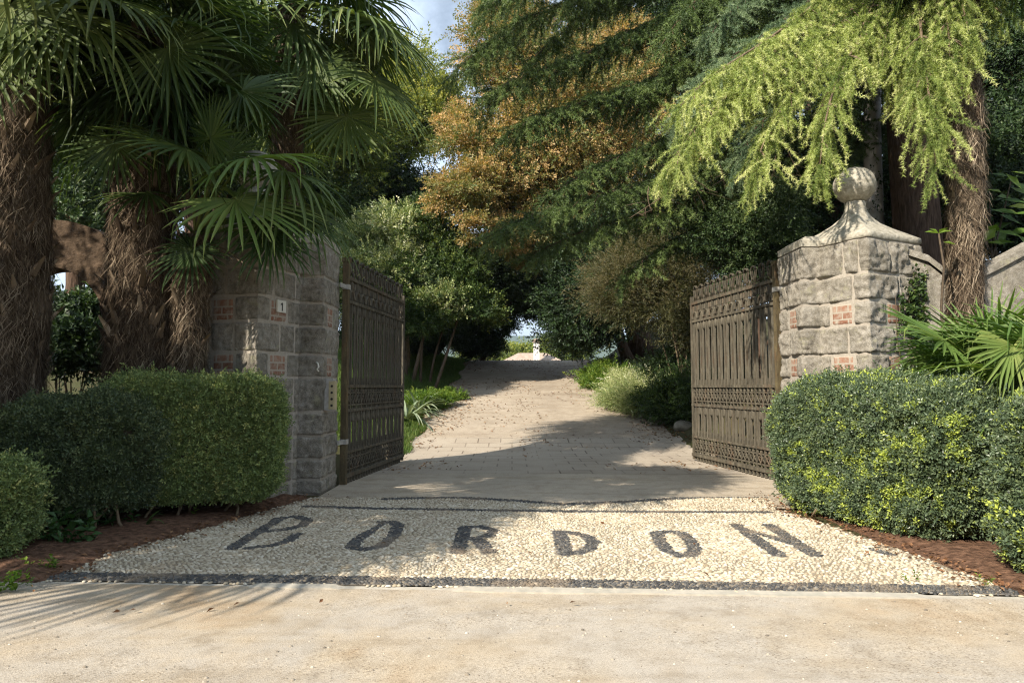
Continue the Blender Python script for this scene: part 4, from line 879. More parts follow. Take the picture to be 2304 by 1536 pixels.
gq = gp(2048, 1317); weed("sparse weed sprouting between cream pebbles near the kerb", (gq[0], gq[1], .03), .06, 6, .25, M['bright'], 186, .5)
#%%PART4
# ------------------------------------------------------------------ cedars
def smooth_path(pts, n):
    p = np.array(pts, float); t = np.concatenate([[0], np.cumsum(np.linalg.norm(np.diff(p, axis=0), axis=1))]); q = np.linspace(0, t[-1], n)
    v = np.stack([np.interp(q, t, p[:, k]) for k in range(3)], 1)
    for _ in range(max(2, n//8)): v[1:-1] = v[1:-1]*.5+(v[:-2]+v[2:])*.25
    return v
def bough(gw, gn, pts, nside, slen, drop, T, sc, tone, g_, r0=.06, step=.075, hang=.45, start=.1, tipt=.18, side_up=.12, chain=1, cl=.2):
    v = smooth_path(pts, 28); gw.tube(v, r0*(1-.92*np.linspace(0, 1, 28))+.004, 6); L = np.linalg.norm(np.diff(v, axis=0), axis=1).sum(); tg = nrm(np.gradient(v, axis=0))
    P, D, TT = [], [], []
    for i in range(nside):
        t = start+(1-start)*(i+g_.random())/nside; k = min(27, int(t*27)); o = v[k]; d = tg[k]; sd = nrm(np.cross(d, [0, 0, 1.]))*(1 if i % 2 else -1)
        l = slen*(1-.6*t)*g_.uniform(.6, 1.15); dr = nrm(sd*g_.uniform(.5, 1)+d*g_.uniform(.4, .9)+np.array([0, 0, side_up])); s = np.linspace(0, 1, 6)[:, None]
        c = o+dr*l*s-np.array([0, 0, 1])*drop*l*s**2; gw.tube(c, np.linspace(.012, .003, 6)*(r0/.06)**.5, 4, cap=False)
        m = max(3, int(l/step)); q = g_.random(m)**.8; pp = o+dr*l*q[:, None]-np.array([0, 0, 1])*(drop*l*q**2)[:, None]
        lat = nrm(np.cross(dr, [0, 0, 1.])); P.append(pp); D.append(dr*.55+lat*g_.normal(size=(m, 1))*.7+np.array([0, 0, -1])*hang*g_.uniform(.2, 1.6, (m, 1))+g_.normal(size=(m, 3))*.22); TT.append(tone+tipt*(q-.5)+tipt*.6*(t-.5)+g_.normal(size=m)*.10+g_.normal()*.05)
    m = max(4, int(L/step)); q = g_.integers(int(27*start), 28, m); P.append(v[q]); D.append(tg[q]*.6+g_.normal(size=(m, 3))*.35+np.array([0, 0, -hang*.6])); TT.append(tone+g_.normal(size=m)*.1)
    P, D, TT = np.concatenate(P), np.concatenate(D), np.concatenate(TT); Pc, Dc, Tc = [P], [D], [TT]
    for c_ in range(1, chain):
        kp = g_.random(len(P)) < .75; P, D, TT = P[kp]+nrm(D[kp])*cl*sc, D[kp]*.75+np.array([0, 0, -.45*hang])+g_.normal(size=(kp.sum(), 3))*.18, TT[kp]+.05; Pc.append(P); Dc.append(D); Tc.append(TT)
    P, D, TT = np.concatenate(Pc), np.concatenate(Dc), np.clip(np.concatenate(Tc), 0, 1); j = g_.integers(0, len(T), len(P))
    for k in range(len(T)): gn.stamp(T[k], P[j == k], D[j == k], sc*g_.uniform(.7, 1.35, (j == k).sum()), TT[j == k], g=g_)
ND = [T_needles(.30, 9, 9, .055, .0085, k, .15, .09) for k in range(3)]
NG = [T_needles(.26, 9, 13, .042, .0055, 10+k, .18, .10) for k in range(3)]
A3 = lambda L: [at(*q) for q in L]
g_ = np.random.default_rng(200); rt = thing("cedar_tree", "big dark green cedar sweeping drooping boughs over the drive", "tree", P3(9.3, 14.5, -.05)); gw, gn = Geo(), Geo()
gw.tube(smooth_path([P3(9.3, 14.5, -.1), at(2090, 300, 14.4), at(2060, -250, 14.3)], 12), np.linspace(.5, .34, 12), 14)
DB = [([(1990, -260, 14), (1620, -120, 13), (1330, -10, 12.2), (1140, 60, 11.8), (1030, 155, 11.6)], 54, 1.25),
      ([(1990, -190, 14), (1600, -20, 13), (1330, 120, 12.4), (1150, 180, 12), (1085, 225, 11.9)], 54, 1.2),
      ([(2000, -60, 14), (1680, 80, 13.2), (1420, 200, 12.6), (1240, 250, 12.2), (1150, 295, 12.1)], 54, 1.15),
      ([(2010, 60, 14), (1700, 210, 13.4), (1480, 320, 12.9), (1340, 370, 12.6), (1250, 430, 12.5)], 46, 1.0),
      ([(2020, 160, 14), (1750, 300, 13.6), (1500, 400, 13), (1290, 455, 12.6), (1150, 495, 12.4), (1095, 535, 12.3)], 60, 1.15),
      ([(2020, 230, 14), (1720, 380, 13.6), (1500, 470, 13.2), (1330, 510, 13), (1200, 570, 12.8)], 50, 1.0),
      ([(1990, -330, 13.6), (1600, -230, 12.4), (1350, -110, 11.6), (1180, -40, 11.2), (1090, 30, 11.1)], 50, 1.2),
      ([(2000, -120, 14), (1750, -10, 13.4), (1560, 90, 12.9), (1480, 170, 12.7), (1430, 260, 12.6)], 40, .95),
      ([(2000, 0, 14), (1760, 120, 13.4), (1600, 240, 12.9), (1530, 330, 12.7), (1500, 390, 12.6)], 40, .9),
      ([(2010, -300, 13.6), (1800, -180, 12), (1640, -60, 11.3), (1540, 20, 11), (1490, 100, 10.9)], 44, 1.0),
      ([(2020, 260, 14), (1800, 400, 13.8), (1620, 480, 13.5), (1480, 560, 13.3), (1400, 620, 13.2)], 40, .9),
      ([(1990, -230, 14), (1500, -120, 13), (1280, 60, 12.6), (1200, 130, 12.4)], 40, 1.0)]
for pts, n, sl in DB: bough(gw, gn, A3(pts), int(n*1.9), sl*.95, .42, ND, 1.05, .36, g_, .075, .055, .6, .06, .3, .12, 2, .2)
gw.obj("trunk", M['bark'], rt, True); gn.obj("foliage", M['cedar_dark'], rt)

rt = thing("golden_cedar", "cedar with weeping yellow green sprays hanging over the ball pillar", "tree", P3(7.55, 12.9, -.05)); gw, gn = Geo(), Geo()
g2 = Geo(); g2.tube(smooth_path([P3(7.75, 12.9, -.1), at(2068, 520, 12.9), at(2045, 330, 12.8), at(2035, 0, 12.7), at(2030, -300, 12.6)], 14), np.linspace(.47, .30, 14), 16); g2.obj("trunk", M['bark'], rt, True)
T0 = (2040, -230, 12.5)
GB = [([T0, (1990, -60, 10.6), (1860, 70, 9.4), (1700, 165, 9), (1590, 250, 8.8), (1530, 325, 8.7), (1500, 385, 8.65)], 64, .56),
      ([T0, (1960, 0, 10.2), (1860, 110, 9.2), (1770, 210, 8.9), (1715, 310, 8.8), (1695, 390, 8.75)], 52, .48),
      ([T0, (2000, 0, 10), (1930, 90, 9.1), (1875, 190, 8.8), (1850, 290, 8.5), (1845, 370, 8.45)], 44, .34),
      ([T0, (2070, -60, 9.4), (2070, 80, 8.6), (2090, 200, 8.4), (2100, 300, 8.35), (2105, 370, 8.35)], 56, .40),
      ([T0, (2055, -80, 10), (2030, 20, 9.5), (2010, 110, 9.3), (2020, 190, 9.25)], 44, .42),
      ([T0, (2110, -110, 9.6), (2170, -30, 8.9), (2215, 0, 8.7), (2255, 30, 8.6)], 30, .30),
      ([T0, (1980, -40, 10), (1890, 50, 9.4), (1790, 120, 9.2), (1720, 190, 9.1)], 46, .52),
      ([T0, (1900, 0, 10), (1750, 110, 9.2), (1640, 190, 8.9), (1590, 270, 8.85)], 46, .5),
      ([T0, (1990, -40, 10), (1960, 20, 9.4), (1935, 70, 9.2)], 36, .5),
      ([T0, (1850, 0, 9.8), (1700, 110, 9.1), (1590, 170, 8.9), (1530, 240, 8.8)], 44, .48),
      ([T0, (2080, -20, 10), (2090, 90, 9.4), (2120, 190, 9.1), (2125, 290, 9.0)], 44, .36),
      ([T0, (2030, -60, 9.8), (2000, 40, 9.2), (1985, 130, 9)], 46, .5), ([T0, (2075, -60, 9.9), (2065, 40, 9.2), (2075, 140, 9), (2085, 230, 8.95)], 48, .46),
      ([T0, (2100, -100, 9.6), (2125, 10, 8.6), (2140, 90, 8.4), (2135, 170, 8.35)], 46, .42), ([T0, (2090, -120, 9.4), (2150, -40, 8.6), (2170, 20, 8.4), (2180, 70, 8.35)], 30, .32)]
for pts, n, sl in GB: bough(gw, gn, A3(pts), int(n*1.9), sl*1.1, .5, NG, .95, .36+.16*g_.random(), g_, .05, .040, .85, .2, .45, .12, 3, .16)
for px, py, Y in [(1490, 400, 8.7), (1530, 380, 8.8), (1510, 430, 8.7), (1560, 400, 8.9), (1745, 350, 8.8), (1770, 330, 8.8), (1460, 420, 8.7), (1800, 80, 10), (1830, 60, 10), (1850, 90, 9.8), (1620, 370, 8.9), (2130, 160, 9)]:
    p0 = at(px, py, Y); d = np.array([g_.normal()*.5-.2, g_.normal()*.3, -.8]); s_ = np.linspace(0, 1, 6)[:, None]; l = g_.uniform(.25, .5); c = p0+d*l*s_+np.array([g_.normal()*.12, 0, 0])*s_**2; gw.tube(c, np.linspace(.007, .003, 6), 4)
    for k in range(3): e = c[2+k]; gw.tube(np.stack([e, e+[g_.normal()*.08, g_.normal()*.05, -.06], e+[g_.normal()*.16, g_.normal()*.08, -.14]]), [.004, .003, .002], 4)
gw.obj("branch", M['twig_pale'], rt, True); gn.obj("foliage", M['cedar_gold'], rt)
gw, gn = Geo(), Geo()
for pts, n, sl in [([(2040, -200, 12.5), (1850, -20, 10.8), (1720, 80, 10.4), (1610, 150, 10.2), (1530, 260, 10)], 60, .6), ([(2040, -200, 12.5), (1850, 60, 10.8), (1740, 110, 10.4), (1700, 160, 10.3)], 40, .5),
                   ([(2040, -100, 12.5), (1800, 200, 10.5), (1680, 300, 10.2), (1655, 380, 10.1)], 34, .35), ([(2040, -200, 12.5), (1760, -60, 11), (1640, 20, 10.7), (1590, 90, 10.6)], 44, .6)]:
    bough(gw, gn, A3(pts), int(n*1.6), sl, .5, NG, 1.05, .5, g_, .045, .04, .6, .25, .2, .12, 2, .19)
gw.obj("branch", M['bark'], rt, True); o = gn.obj("foliage", M['cedar_blue'], rt); o["label"] = "cooler blue green sprays behind the golden ones"

# ------------------------------------------------------------------ palms
def frond(rt, base, hub, fwd, nr, Rr, nseg, droop, tone, seed, mat, span=150, wk=1.0, sag=.15, pw=.016):
    g_ = np.random.default_rng(seed); base, hub = np.array(base, float), np.array(hub, float); f = nrm(fwd); nr = np.array(nr, float); nr = nrm(nr-f*(nr@f)); sd = np.cross(nr, f); g = Geo()
    s = np.linspace(0, 1, 8)[:, None]; ln = np.linalg.norm(hub-base); mid = (base+hub)/2+np.array([0, 0, sag*ln]); pet = (1-s)**2*base+2*s*(1-s)*mid+s*s*hub
    g.tube(pet, np.linspace(pw*1.25, pw*.75, 8), 5, np.clip(tone+.25, 0, 1)); dphi = 2*R(span)/nseg; ss = np.array([0, .2, .4, .55, .72, .87, 1.0])
    for i in range(nseg):
        ph = -R(span)+dphi*(i+.5)+g_.normal()*.02; d = f*math.cos(ph)+sd*math.sin(ph); L = Rr*(1-.30*(abs(ph)/R(span))**2)*g_.uniform(.92, 1.05); dr = .62*droop*g_.uniform(.5, 1.6); x = ss*L
        p = hub+d*x[:, None]+nr*(.10*Rr*np.cos(ph*1.0)*np.sin(ss*math.pi*.5)**2-.02)[:, None]-np.array([0, 0, 1])*(dr*L*ss**2.6)[:, None]
        if g_.random() < .16: p[4:] -= np.array([0, 0, 1])*(np.array([.03, .12, .26])*L)[:, None]; p[4:] -= d*(np.array([.0, .05, .16])*L)[:, None]
        w = np.minimum(x*dphi*.98, .043*wk*Rr/.8)*np.array([1, 1, 1, .92, .75, .45, .03])+.002; lat = nrm(np.cross(d, nr)); lat = np.where(i % 2, 1, 1)*lat
        t = np.clip(tone+g_.normal()*.08+np.array([.15, .05, 0, 0, 0, .05, .25]), 0, 1)
        g.grid(np.stack([p-lat*w[:, None]/2, p-nr*w[:, None]*.28, p+lat*w[:, None]/2], 1), np.repeat(t[:, None], 3, 1))
    return g.obj("frond", mat, rt)
def palm_crown(rt, c, n, pl, Rr, els, seed, mat, tone=.4, nseg=34, azr=(0, 360), droop=.35, span=150, wk=1.0):
    g_ = np.random.default_rng(seed); c = np.array(c)
    for k in range(n):
        u = (k+.5)/n; el = R(els[0]+(els[1]-els[0])*u)+g_.normal()*.12; az = R(azr[0]+(azr[1]-azr[0])*((k*.618+g_.random()*.08) % 1)); d = np.array([math.cos(az)*math.cos(el), math.sin(az)*math.cos(el), math.sin(el)])
        l = pl*g_.uniform(.8, 1.2); hub = c+d*l-np.array([0, 0, 1])*.12*l; f = nrm(d-np.array([0, 0, 1])*g_.uniform(.15, .6)); hz_ = np.array([math.cos(az), math.sin(az), 0]); nr = np.array([0, 0, 1.])*1.0+hz_*.25
        if abs(f@nrm(nr)) > .85: nr = hz_
        frond(rt, c+d*.05, hub, f, nr, Rr*g_.uniform(.85, 1.1), nseg, droop*g_.uniform(.6, 1.4), np.clip(tone+g_.normal()*.1-.1*(u-.5), 0, 1), seed*97+k, mat, span, wk)
FT = []
for k in range(3):
    q = np.random.default_rng(300+k); V = []; fc = []; t = []
    for i in range(7):
        o = np.array([q.normal()*.03, 0, q.normal()*.03]); d1 = np.array([q.normal()*.35, .35+.25*q.random(), q.normal()*.6-.45]); d2 = np.array([q.normal()*.3, .05+.2*q.random(), -1.0]); l = q.uniform(.04, .11); w = .0014+.0022*q.random()
        a, b, c = o, o+d1*l*.6, o+d1*l*.6+d2*l; b0 = len(V); V += [a-[w, 0, 0], a+[w, 0, 0], b+[w, 0, 0], b-[w, 0, 0], c+[w*.3, 0, 0], c-[w*.3, 0, 0]]; fc += [[b0, b0+1, b0+2, b0+3], [b0+3, b0+2, b0+4, b0+5]]; t += [q.normal()*.18]*6
    FT.append((np.array(V), [np.array(fc)], np.array(t)))
WV = np.array([[-.045, 0, 0], [.045, 0, 0], [.03, .05, .13], [-.03, .05, .13], [-.03, .035, 0], [.03, .035, 0], [.018, .085, .15], [-.018, .085, .15], [-.012, .12, .24], [.012, .12, .24]])
WF = [np.array([[0, 1, 2, 3], [4, 7, 6, 5], [0, 3, 7, 4], [1, 5, 6, 2], [3, 2, 9, 8], [7, 8, 9, 6]])]
def palm_trunk(rt, pts, rad, seed, nf=2600, ns=90, tone=.45, mat='palm_trunk', stub=1.0):
    nf = int(nf*1.6)
    g_ = np.random.default_rng(seed); v = smooth_path(pts, 40); rad = np.interp(np.linspace(0, 1, 40), np.linspace(0, 1, len(rad)), rad)
    def rg(V, p):
        q = fbm(V*np.array([3, 3, 2.2]), 1, 4, seed)-.5; c = p[:, None]; return c+(V-c)*(1+.55*q)[..., None]
    g = Geo(); g.tube(v, rad, 22, ring=rg); g.obj("trunk", M[mat], rt, True); fb = Geo()
    k = g_.random(nf)*38.99; i = k.astype(int); fr = (k-i)[:, None]; c = v[i]*(1-fr)+v[i+1]*fr; r = rad[i]; a = g_.uniform(0, 2*math.pi, nf); out = np.stack([np.cos(a), np.sin(a), 0*a], 1)
    pos = c+out*(r*(.94+.12*(fbm(np.c_[c[:, :2]+out[:, :2], c[:, 2:]]*3, 1, 3, seed+1)-.3)))[:, None]; tn = np.clip(tone+g_.normal(size=nf)*.2+.5*(fbm(pos*1.5, 1, 2, seed)-.5), 0, 1)
    def fr_stamp(T, pos, out, sc, tone, tilt=0):
        n = len(pos); z = nrm(np.array([0, 0, 1.])+g_.normal(size=(n, 3))*.16+out*tilt); y = nrm(out-z*(out*z).sum(1)[:, None]); x = np.cross(y, z); Mx = np.stack([x, y, z], 2)
        W = (np.einsum('nij,kj->nki', Mx, T[0])*sc[:, None, None]+pos[:, None]).reshape(-1, 3); off = (np.arange(n)*len(T[0]))[:, None, None]
        fb.add(W, [(f[None]+off).reshape(-1, f.shape[1]) for f in T[1]], np.clip(tone[:, None]+T[2][None], 0, 1).reshape(-1))
    for j in range(3): q = np.arange(nf) % 3 == j; fr_stamp(FT[j], pos[q], out[q], g_.uniform(.7, 1.6, q.sum()), tn[q])
    if ns:
        k = np.sort(g_.random(ns))*38.9; i = k.astype(int); a = np.arange(ns)*2.4+g_.normal(size=ns)*.3; out = np.stack([np.cos(a), np.sin(a), 0*a], 1); pos = v[i]+out*(rad[i]*.98)[:, None]
        fr_stamp((WV*stub, WF, np.zeros(len(WV))), pos, out, g_.uniform(.5, 1.05, ns), np.clip(tone+.06+g_.normal(size=ns)*.25, 0, 1), .15)
    fb.obj("fibre_and_stubs", M['fibre_and_stubs'], rt)  # one mesh holds the hanging fibre and the leaf-base stubs
# leftmost hairy palm
cA = at(45, -70, 7.2); rt = thing("palm_tree", "thick hairy fan palm trunk at the left edge with sunlit hanging leaves", "palm", (-5.45, 7.35, 0), "tall fan palms")
palm_trunk(rt, [(-5.52, 7.3, -.05), (-5.48, 7.3, 1.2), at(28, 560, 7.3), at(32, 250, 7.25), cA], [.43, .40, .34, .31, .28], 401, 6200, 190, .40)
palm_crown(rt, cA, 24, .8, .85, (80, -30), 402, M['palm'], .42, azr=(0, 360), droop=.4)
for k, (hx, hy, Y, fw, nn, Rr, dr) in enumerate([(20, 8, 6.3, (.25, -.3, -1), (.2, -1, .3), .95, .1), (175, 30, 6.6, (.7, -.2, -.6), (.3, -.6, .8), .85, .75), (225, -15, 6.5, (.8, -.2, -.35), (.3, -.5, .9), .9, .55), (95, 60, 6.5, (.3, -.3, -.7), (.2, -.8, .5), .75, .6), (-40, 120, 6.2, (.3, -.3, -1), (.3, -1, .2), .8, .2), (330, -60, 6.7, (.9, -.1, -.3), (.3, -.4, .9), .85, .45)]):
    frond(rt, cA, at(hx, hy, Y), fw, nn, Rr, 36, dr, .62, 4100+k, M['palm'])
palm_crown(rt, cA, 14, .55, .75, (-35, -80), 403, M['palm'], .2, droop=.6)
# middle fan palm, its young side shoot and the one behind the pillar
cB = at(335, 90, 7.9); rt = thing("palm_tree", "broad shaggy fan palm trunk left of the number pillar", "palm", (-4.25, 7.9, 0), "tall fan palms")
palm_trunk(rt, [(-4.28, 7.9, -.05), (-4.27, 7.9, 1.3), at(320, 500, 7.9), at(325, 260, 7.9), cB], [.38, .37, .35, .32, .28], 411, 6200, 220, .26)
palm_crown(rt, cB, 40, .95, .9, (75, -50), 412, M['palm'], .22, droop=.4)
for k, (hx, hy, Y, fw, nn, Rr, dr) in enumerate([(375, 105, 7.0, (.7, -.1, -.35), (.05, -1, .25), .85, .15), (420, 330, 7.1, (-.9, -.1, .25), (.1, -.3, 1), .9, .3), (255, 320, 7.1, (.2, -.2, -.9), (.1, -1, .2), .62, .1), (545, 200, 7.6, (.6, -.2, -.3), (.1, -.8, .5), .75, .2), (470, 310, 7.0, (.5, -.3, .6), (0, -.9, .4), .5, .05)]):
    frond(rt, cB, at(hx, hy, Y), fw, nn, Rr, 34, dr, .4, 4200+k, M['palm'])
palm_crown(rt, cB, 22, .6, .85, (-30, -82), 413, M['palm'], .12, droop=.5)
cB2 = at(440, 530, 7.85); rt = thing("palm_tree", "short leaning fan palm with green leaves spread before the pillar cap", "palm", (-3.75, 7.9, 0), "tall fan palms")
palm_trunk(rt, [(-3.82, 7.92, -.05), (-3.80, 7.92, 1.2), at(428, 680, 7.9), cB2], [.16, .17, .17, .16], 421, 2400, 50, .35)
for k, (hx, hy, Y, fw, nn, Rr, dr, tn) in enumerate([(530, 445, 7.2, (.85, -.1, -.40), (.25, -.55, .8), .95, .28, .75), (560, 352, 7.3, (.95, -.1, .05), (.1, -.35, 1), .95, .55, .6), (505, 345, 7.5, (.2, .2, .9), (0, -1, .2), .55, .05, .45), (640, 380, 7.6, (.8, -.15, -.25), (.2, -.3, 1), .8, .9, .5), (420, 330, 7.4, (-.8, -.2, .35), (-.2, -.3, 1), .8, .4, .55), (470, 420, 7.4, (.3, -.5, .5), (0, -.9, .5), .6, .2, .5), (330, 430, 7.5, (-.9, -.2, -.1), (-.2, -.5, .9), .6, .5, .35), (640, 470, 7.6, (.75, -.2, -.5), (.3, -.4, .9), .72, .6, .35), (585, 500, 7.5, (.5, -.4, -.7), (.3, -.6, .7), .62, .4, .25), (430, 560, 7.4, (-.3, -.4, -.9), (0, -1, .2), .5, .2, .2), (660, 420, 7.9, (.9, .1, -.2), (.2, -.1, 1), .8, .7, .4), (700, 470, 8.0, (.7, -.1, -.6), (.4, -.5, .8), .7, .7, .45), (610, 540, 7.4, (.6, -.3, -.6), (.3, -.7, .6), .55, .4, .3)]):
    frond(rt, cB2, at(hx, hy, Y), fw, nn, Rr, 34, dr, tn, 4300+k, M['palm_lit'] if k < 2 else M['palm'])
g = Geo(); q_ = np.random.default_rng(9)
for k in range(9):
    a = q_.uniform(0, 6.28); d = np.array([math.cos(a), math.sin(a)*.5-.3, 0]); l = q_.uniform(.3, .75); s_ = np.linspace(0, 1, 6)[:, None]; g.tube(cB2+np.array([0, 0, -.1])+d*l*s_+np.array([0, 0, 1])*(.12*s_-.55*s_**2)*l, np.linspace(.012, .004, 6), 5, .6)
g.obj("dead_stalk", M['fibre_and_stubs'], rt)
cB3 = at(655, 20, 10.2); rt = thing("palm_tree", "tall fan palm behind the number pillar with long drooping leaves", "palm", (-3.7, 10.7, 0), "tall fan palms")
palm_trunk(rt, [(-3.75, 10.8, -.05), (-3.6, 10.7, 3.5), cB3], [.24, .22, .2], 431, 2200, 50, .3)
palm_crown(rt, cB3, 40, 1.15, 1.05, (78, -62), 432, M['palm'], .42, droop=.7)
for k, (hx, hy, Y, fw, nn, Rr, dr) in enumerate([(845, 175, 9.7, (.6, -.1, -.8), (.7, -.5, .5), 1.05, .35), (800, 30, 9.6, (.9, -.2, -.3), (.3, -.3, .9), 1.1, .6), (780, 260, 9.7, (.2, -.2, -1), (.3, -1, .2), .9, .15), (870, 60, 9.8, (.7, .0, -.6), (.5, -.4, .7), 1.0, .6), (700, 150, 9.3, (.3, -.3, -.9), (.1, -1, .3), .9, .2)]):
    frond(rt, cB3, at(hx, hy, Y), fw, nn, Rr, 38, dr, .55, 4400+k, M['palm'])
# right tall palm
cC = at(2150, -230, 8.8); rt = thing("palm_tree", "slim hairy fan palm trunk right of the ball pillar", "palm", (5.8, 8.6, 0), "tall fan palms")
palm_trunk(rt, [(5.86, 8.80, -.05), at(2166, 640, 8.8), at(2175, 400, 8.8), at(2166, 120, 8.8), cC], [.20, .185, .185, .17, .155], 441, 3600, 150, .42, stub=.5)
palm_crown(rt, cC, 34, 1.0, .95, (80, -50), 442, M['palm'], .5, droop=.5)
# low fan palms on the right
rt = thing("fan_palm", "low bright green fan palm between the yellow hedge and the wall", "palm", (5.05, 7.15, 0), "low fan palms"); cL = np.array([5.1, 7.25, 1.30])
g = Geo(); g.tube([[5.05, 7.2, -.05], [5.05, 7.2, .7], cL], [.12, .12, .09], 10); g.obj("trunk", M['palm_trunk'], rt, True)
palm_crown(rt, cL, 24, .5, .95, (85, 0), 451, M['palm_lit'], .45, 34, droop=.45, span=135, wk=.62)
frond(rt, cL, at(2130, 762, 6.9), (-.9, -.1, .35), (.2, -.5, .9), .8, 26, .15, .5, 4501, M['palm_lit'], 100)
rt = thing("fan_palm", "low fan palm cut by the right edge above the front hedge", "palm", (5.2, 6.3, 0), "low fan palms"); cL = np.array([5.1, 6.35, 1.32])
g = Geo(); g.tube([[5.0, 6.35, -.05], [5.0, 6.35, .7], cL], [.12, .12, .09], 10); g.obj("trunk", M['palm_trunk'], rt, True)
palm_crown(rt, cL, 22, .5, 1.0, (85, -5), 461, M['palm_lit'], .5, 34, droop=.5, span=135, wk=.62)
frond(rt, cL, at(2285, 775, 6.0), (.1, -.3, -.9), (.2, -1, .2), .6, 30, .05, .75, 4601, M['palm_lit'], 130)
# fan palm just outside the frame on the left: it throws the frond shadows onto the road
cD = np.array([-5.9, 2.35, 4.45]); rt = thing("palm_tree", "fan palm beside the road beyond the left edge", "palm", (-6.0, 2.0, 0), "tall fan palms")
palm_trunk(rt, [(-6.2, 2.3, -.05), (-6.1, 2.3, 2), cD], [.26, .24, .2], 471, 300, 20, .45); palm_crown(rt, cD, 42, 1.05, 1.05, (80, -22), 472, M['palm'], .45, 30, droop=.4)
cG = np.array([-4.15, 4.2, 5.75]); rt = thing("palm_tree", "taller fan palm beyond the left edge shading the gateway", "palm", (-5.4, 4.7, 0), "tall fan palms")
palm_trunk(rt, [(-5.4, 4.7, -.05), (-4.8, 4.5, 3), cG], [.26, .24, .2], 473, 300, 20, .45); palm_crown(rt, cG, 40, 1.05, 1.1, (80, -8), 474, M['palm'], .42, 30, droop=.4)
tree("broadleaf_tree", "leafy tree beyond the left edge shading the hedges", "tree", [(np.array([-9.6, 3.2, 5.3]), np.array([1.8, 1.8, 1.6])), (np.array([-8.4, 2.3, 4.6]), np.array([1.3, 1.3, 1.1])), (np.array([-10.5, 5.2, 5.2]), np.array([1.6, 1.6, 1.4]))], M['dark'], 7000, TW_L, 1.3, .5, 480, (-9.8, 3.2), .22, top=np.array([-9.6, 3.2, 5.6]), nl=16)

lane = tree("broadleaf_tree", "leafy tree added out of view behind the camera to cut sky light", "tree", [(np.array([-13., -15, 7.5]), np.array([3.4, 2.6, 4.2])), (np.array([-12., -14.5, 4.0]), np.array([2.8, 2.2, 2.8])), (np.array([-14.2, -15, 4.5]), np.array([2.4, 2, 3.2]))], M['dark'], 9000, TW_L, 2.6, .5, 485, (-13, -15), .3, top=np.array([-13., -15, 9.]), nl=10, group="unseen trees added to cut sky light")  # unseen tree row, added behind the camera to block sky fill
for dx, dy in ((5.4, -.8), (10.8, .3), (16, -.6), (21.5, .2), (27, -.5)):
    o = copy_tree(lane); o.location = (lane.location.x+dx, lane.location.y+dy, 0)
# ------------------------------------------------------------------ climbers and small plants on the right
def ivy(label, path, n, srange, zf, seed, stems=6):
    g_ = np.random.default_rng(seed); s_ = g_.uniform(*srange, n); z = zf(g_, s_, n); k = fbm(np.c_[s_*3.2, z*2.6, 0*z], 1, 3, seed) > .44; s_, z = s_[k], z[k]; pos, nn = path.ev(s_); m = len(s_)
    p = np.c_[pos+nn*(.05+.05*g_.random((m, 1))), z]; n3 = np.c_[nn, 0*z]; g = Geo(); T = T_twig(2, .03, .05, .042, R(70), 3)
    g.stamp(T, p, n3*.5+np.array([0, 0, -.4])+g_.normal(size=(m, 3))*.4, g_.uniform(.7, 1.4, m), np.clip(g_.normal(.45, .22, m), 0, 1), g=g_); c = path.ev(np.array([np.mean(srange)]))[0][0]
    rt = thing("ivy_vine", label, "ivy", (c[0], c[1], 0)); g.obj("foliage", M['ivy'], rt); st = Geo()
    for i in range(stems):
        zz = np.linspace(.1, g_.uniform(1.8, 3.1), 14); q = np.clip(np.mean(srange)+np.cumsum(g_.normal(size=14))*.05, *srange); ps, n2 = path.ev(q); st.tube(np.c_[ps+n2*.045, zz], np.linspace(.012, .005, 14), 5)
    st.obj("stem", M['twig'], rt, True)
S_ = 1.08
ivy("ivy climbing the shaded right corner of the ball pillar", PR[1], 1700, (S_+.0, S_+.62), lambda g, s, n: 3.05-1.9*g.random(n)**.75-1.3*np.maximum(s-S_-.22, 0), 490)
rt = thing("sapling", "thin dark sapling with a few leaves between pillar and palm trunk", "sapling", (*at(2118, 690, 8.35)[:2], 0)); g = Geo(); b = at(2118, 690, 8.35)
g.tube([[b[0], b[1], -.02], b, at(2124, 600, 8.35), at(2112, 525, 8.35)], [.018, .016, .014, .010], 6); g.obj("stem", M['twig'], rt, True)
g = Geo(); V, q = leaf_fan(np.array([at(2112, 525, 8.35)]*4+[at(2122, 545, 8.35)]), np.array([[-1, -.2, .1], [1, -.1, .25], [.3, -.9, .4], [-.6, .2, .5], [.9, -.3, -.2]]), np.array([0, -.4, 1.]), np.array([.2, .17, .14, .12, .15]), .10); g.add(V, q, .5); g.obj("leaves", M['bright'], rt)
g_ = np.random.default_rng(14); rt = thing("large_leaf_shrub", "large leaved green shrub right of the hairy palm trunk", "shrub", P3(7.5, 10.3)); g = Geo(); st = Geo()
for k in range(26):
    p = at(2215+75*g_.random(), 385+170*g_.random(), 10.2+.5*g_.random()); d = nrm([g_.normal()*.6+.2, -.5+g_.normal()*.3, -.35+g_.normal()*.3]); V, q = leaf_fan([p], [d], np.array([0, -.8, .8]), .34, .17, .1); g.add(V, q, np.clip(.35+g_.normal()*.2, 0, 1))
for k in range(5): st.tube([P3(7.5, 10.4, -.02), at(2240+g_.normal()*8, 600, 10.5), at(2215+75*g_.random(), 400+120*g_.random(), 10.5)], [.02, .015, .008], 5)
g.obj("leaves", M['bright'], rt)["label"] = "broad rounded green leaves"; st.obj("stem", M['twig'], rt, True)
